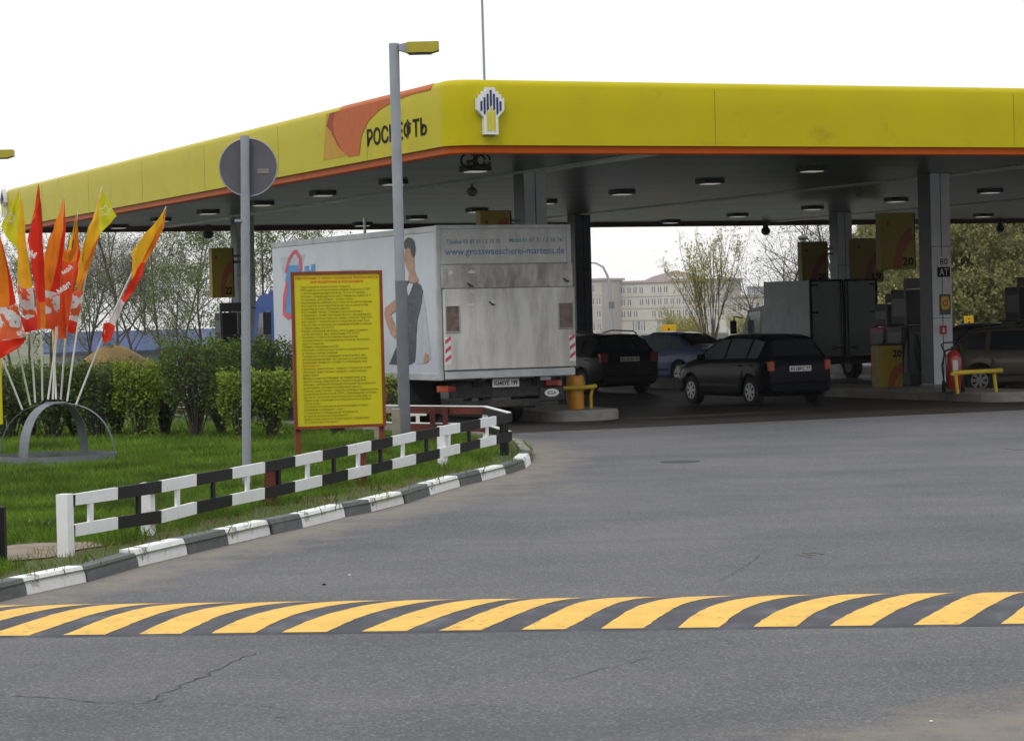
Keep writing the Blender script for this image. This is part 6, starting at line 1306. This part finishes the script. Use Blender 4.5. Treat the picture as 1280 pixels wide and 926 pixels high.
for i, (x, y, s_) in enumerate(((-30, -16, .9), (-20, -19, 1.0), (-9, -17, .95), (3, -19, 1.0), (14, -17, .9), (25, -18, 1.0), (36, -12, .95), (45, -3, 1.0), (52, 8, .95), (57, 20, 1.0), (60, 33, .95), (62, 46, 1.0), (-40, -8, 1.0), (-46, 4, .9), (-50, 17, 1.0), (-52, 30, .95), (-54, 43, 1.0), (-55, 56, .9), (66, 60, 1.0), (68, 75, .95), (70, 90, 1.0))):
    e = copy_tree(protoC); e.location = (x, y, -.1); e.scale = (s_, s_, s_); e.rotation_euler = (0, 0, i*1.3); tag(e, 'leafy olive tree added out of frame to shade the forecourt', 'tree', 'unseen trees added for shade')  # unseen trees added around the road to cut low sky light
# left background: blue tarpaulin roofs, sand heap
e = empty('tarpaulin_shed', (atd(150, 440, 122).x, 122, 0), .15, 'low shed with faded blue tarpaulin roof behind the hedge', 'shed')
q = MB(); q.box(-3.2, 4.4, 0, 4, 0, .75); q.build('wall', M['palegrey'], e)
q = MB(); q.prism([(-.5, .78), (2, 1.72), (4.5, .78), (4.5, .7), (-.5, .7)], (-3.6, 0, 0), Y3, Z3, X3, 8.4); q.build('roof', M['blueroof'], e)
e = empty('tarpaulin_shed', (atd(268, 440, 120).x, 120, 0), .1, 'second blue tarpaulin roofed shed left of the far column', 'shed')
q = MB(); q.box(-2.4, 3, 0, 4, 0, .85); q.build('wall', M['palegrey'], e); q = MB(); q.prism([(-.5, .88), (2, 1.65), (4.5, .88), (4.5, .8), (-.5, .8)], (-2.7, 0, 0), Y3, Z3, X3, 6); q.build('roof', M['blueroof'], e)
q = MB(); n_ = 22
for i in range(7):
    for k in range(n_):
        t = i/6; r = 1.9*(1-t)*(1+.12*math.sin(3*k+i)*(1-t)); q.v.append(Vector((r*math.cos(2*PI*k/n_), r*math.sin(2*PI*k/n_)*.8, 1.40*math.sin(t*PI/2)**1.05*(1-.02*k % .05)+random.uniform(-.03, .03)*(i < 6))))
for i in range(6):
    for k in range(n_): q.f.append((i*n_+k, i*n_+(k+1) % n_, (i+1)*n_+(k+1) % n_, (i+1)*n_+k)); q.m.append(0); q.sm.append(True)
o = q.build('sand_heap', M['sand']); p = atd(142, 440, 76); o.location = (p.x, 76, 0); tag(o, 'ochre sand heap behind the hedge left of the round sign', 'sand heap')
# behind the hedge: planks and a pale concrete block, yellow stand
p = atd(236, 500, 54); e = empty('plank_stack', (p.x, 54, 0), .12, 'stack of weathered brown planks lying behind the vase shaped shrub', 'planks')
for i, z in enumerate((.02, .13, .24, .35)): q = MB(); q.box(-1.3+.06*i, 1.1-.05*i, -.2, .25, z, z+.08, bev=.006); q.build('plank_layer', M['plank'], e)
q = MB(); q.prism([(-.4, 0), (.4, 0), (.3, .42), (-.3, .42)], (0, 0, 0), Y3, Z3, X3, 1.2); o = q.build('concrete_block', M['cream']); p = atd(212, 496, 56); o.location = (p.x, 56, .15); tag(o, 'white painted concrete block behind the hedge stems', 'concrete block')
p = atd(270, 490, 51.5); e = empty('hazard_stand', (p.x, 51.5, 0), 0, 'small yellow and black stand glimpsed right of the vase shaped shrub', 'stand')
q = MB(); q.tube([(0, 0, 0), (0, 0, .3), (0, 0, .36), (0, 0, .85), (0, 0, .95)], [.11, .11, .06, .06, .03], 12); q.build('post', M['guardyellow'], e); q = MB(); q.tube([(0, 0, .35), (0, 0, .5)], .062, 12); q.build('black_band', M['black'], e)
# ================================================================== far field beyond the station, haze
M['field'] = mat('field', (.10, .13, .05), .95, var=.3, vscale=.15, dirt=(.2, .18, .14), dscale=.08, dlo=.5, dhi=.6)
q = MB(); fx = [-1500, -500, -200, -80, -30, 0, 30, 80, 200, 500, 1500]; fy = [104, 150, 200, 250, 300, 350, 400, 450, 600, 1000, 2500]
for y in fy:
    for x in fx: q.v.append(Vector((x, y, tgz(y)+.03)))
for j in range(len(fy)-1):
    for i in range(len(fx)-1): q.f.append((j*11+i, j*11+i+1, (j+1)*11+i+1, (j+1)*11+i)); q.m.append(0); q.sm.append(True)
tag(q.build('field', M['field']), kind='structure', label='open ground beyond the station')
me = go.data
for v in me.vertices:
    if v.co.y > 150: v.co.z = tgz(v.co.y)-.3
hz = bpy.data.materials.new('haze_air'); hz.use_nodes = True; nt = hz.node_tree; nt.nodes.clear(); out = nt.nodes.new('ShaderNodeOutputMaterial'); pv = nt.nodes.new('ShaderNodeVolumePrincipled'); pv.inputs['Color'].default_value = (.93, .95, 1, 1); pv.inputs['Density'].default_value = HAZE; nt.links.new(pv.outputs[0], out.inputs['Volume'])
if HAZE: 
    q = MB(); q.box(-1600, 1600, -120, 2600, -5.4, 16); tag(q.build('haze', hz), 'thin pale haze over the far buildings', kind='stuff')
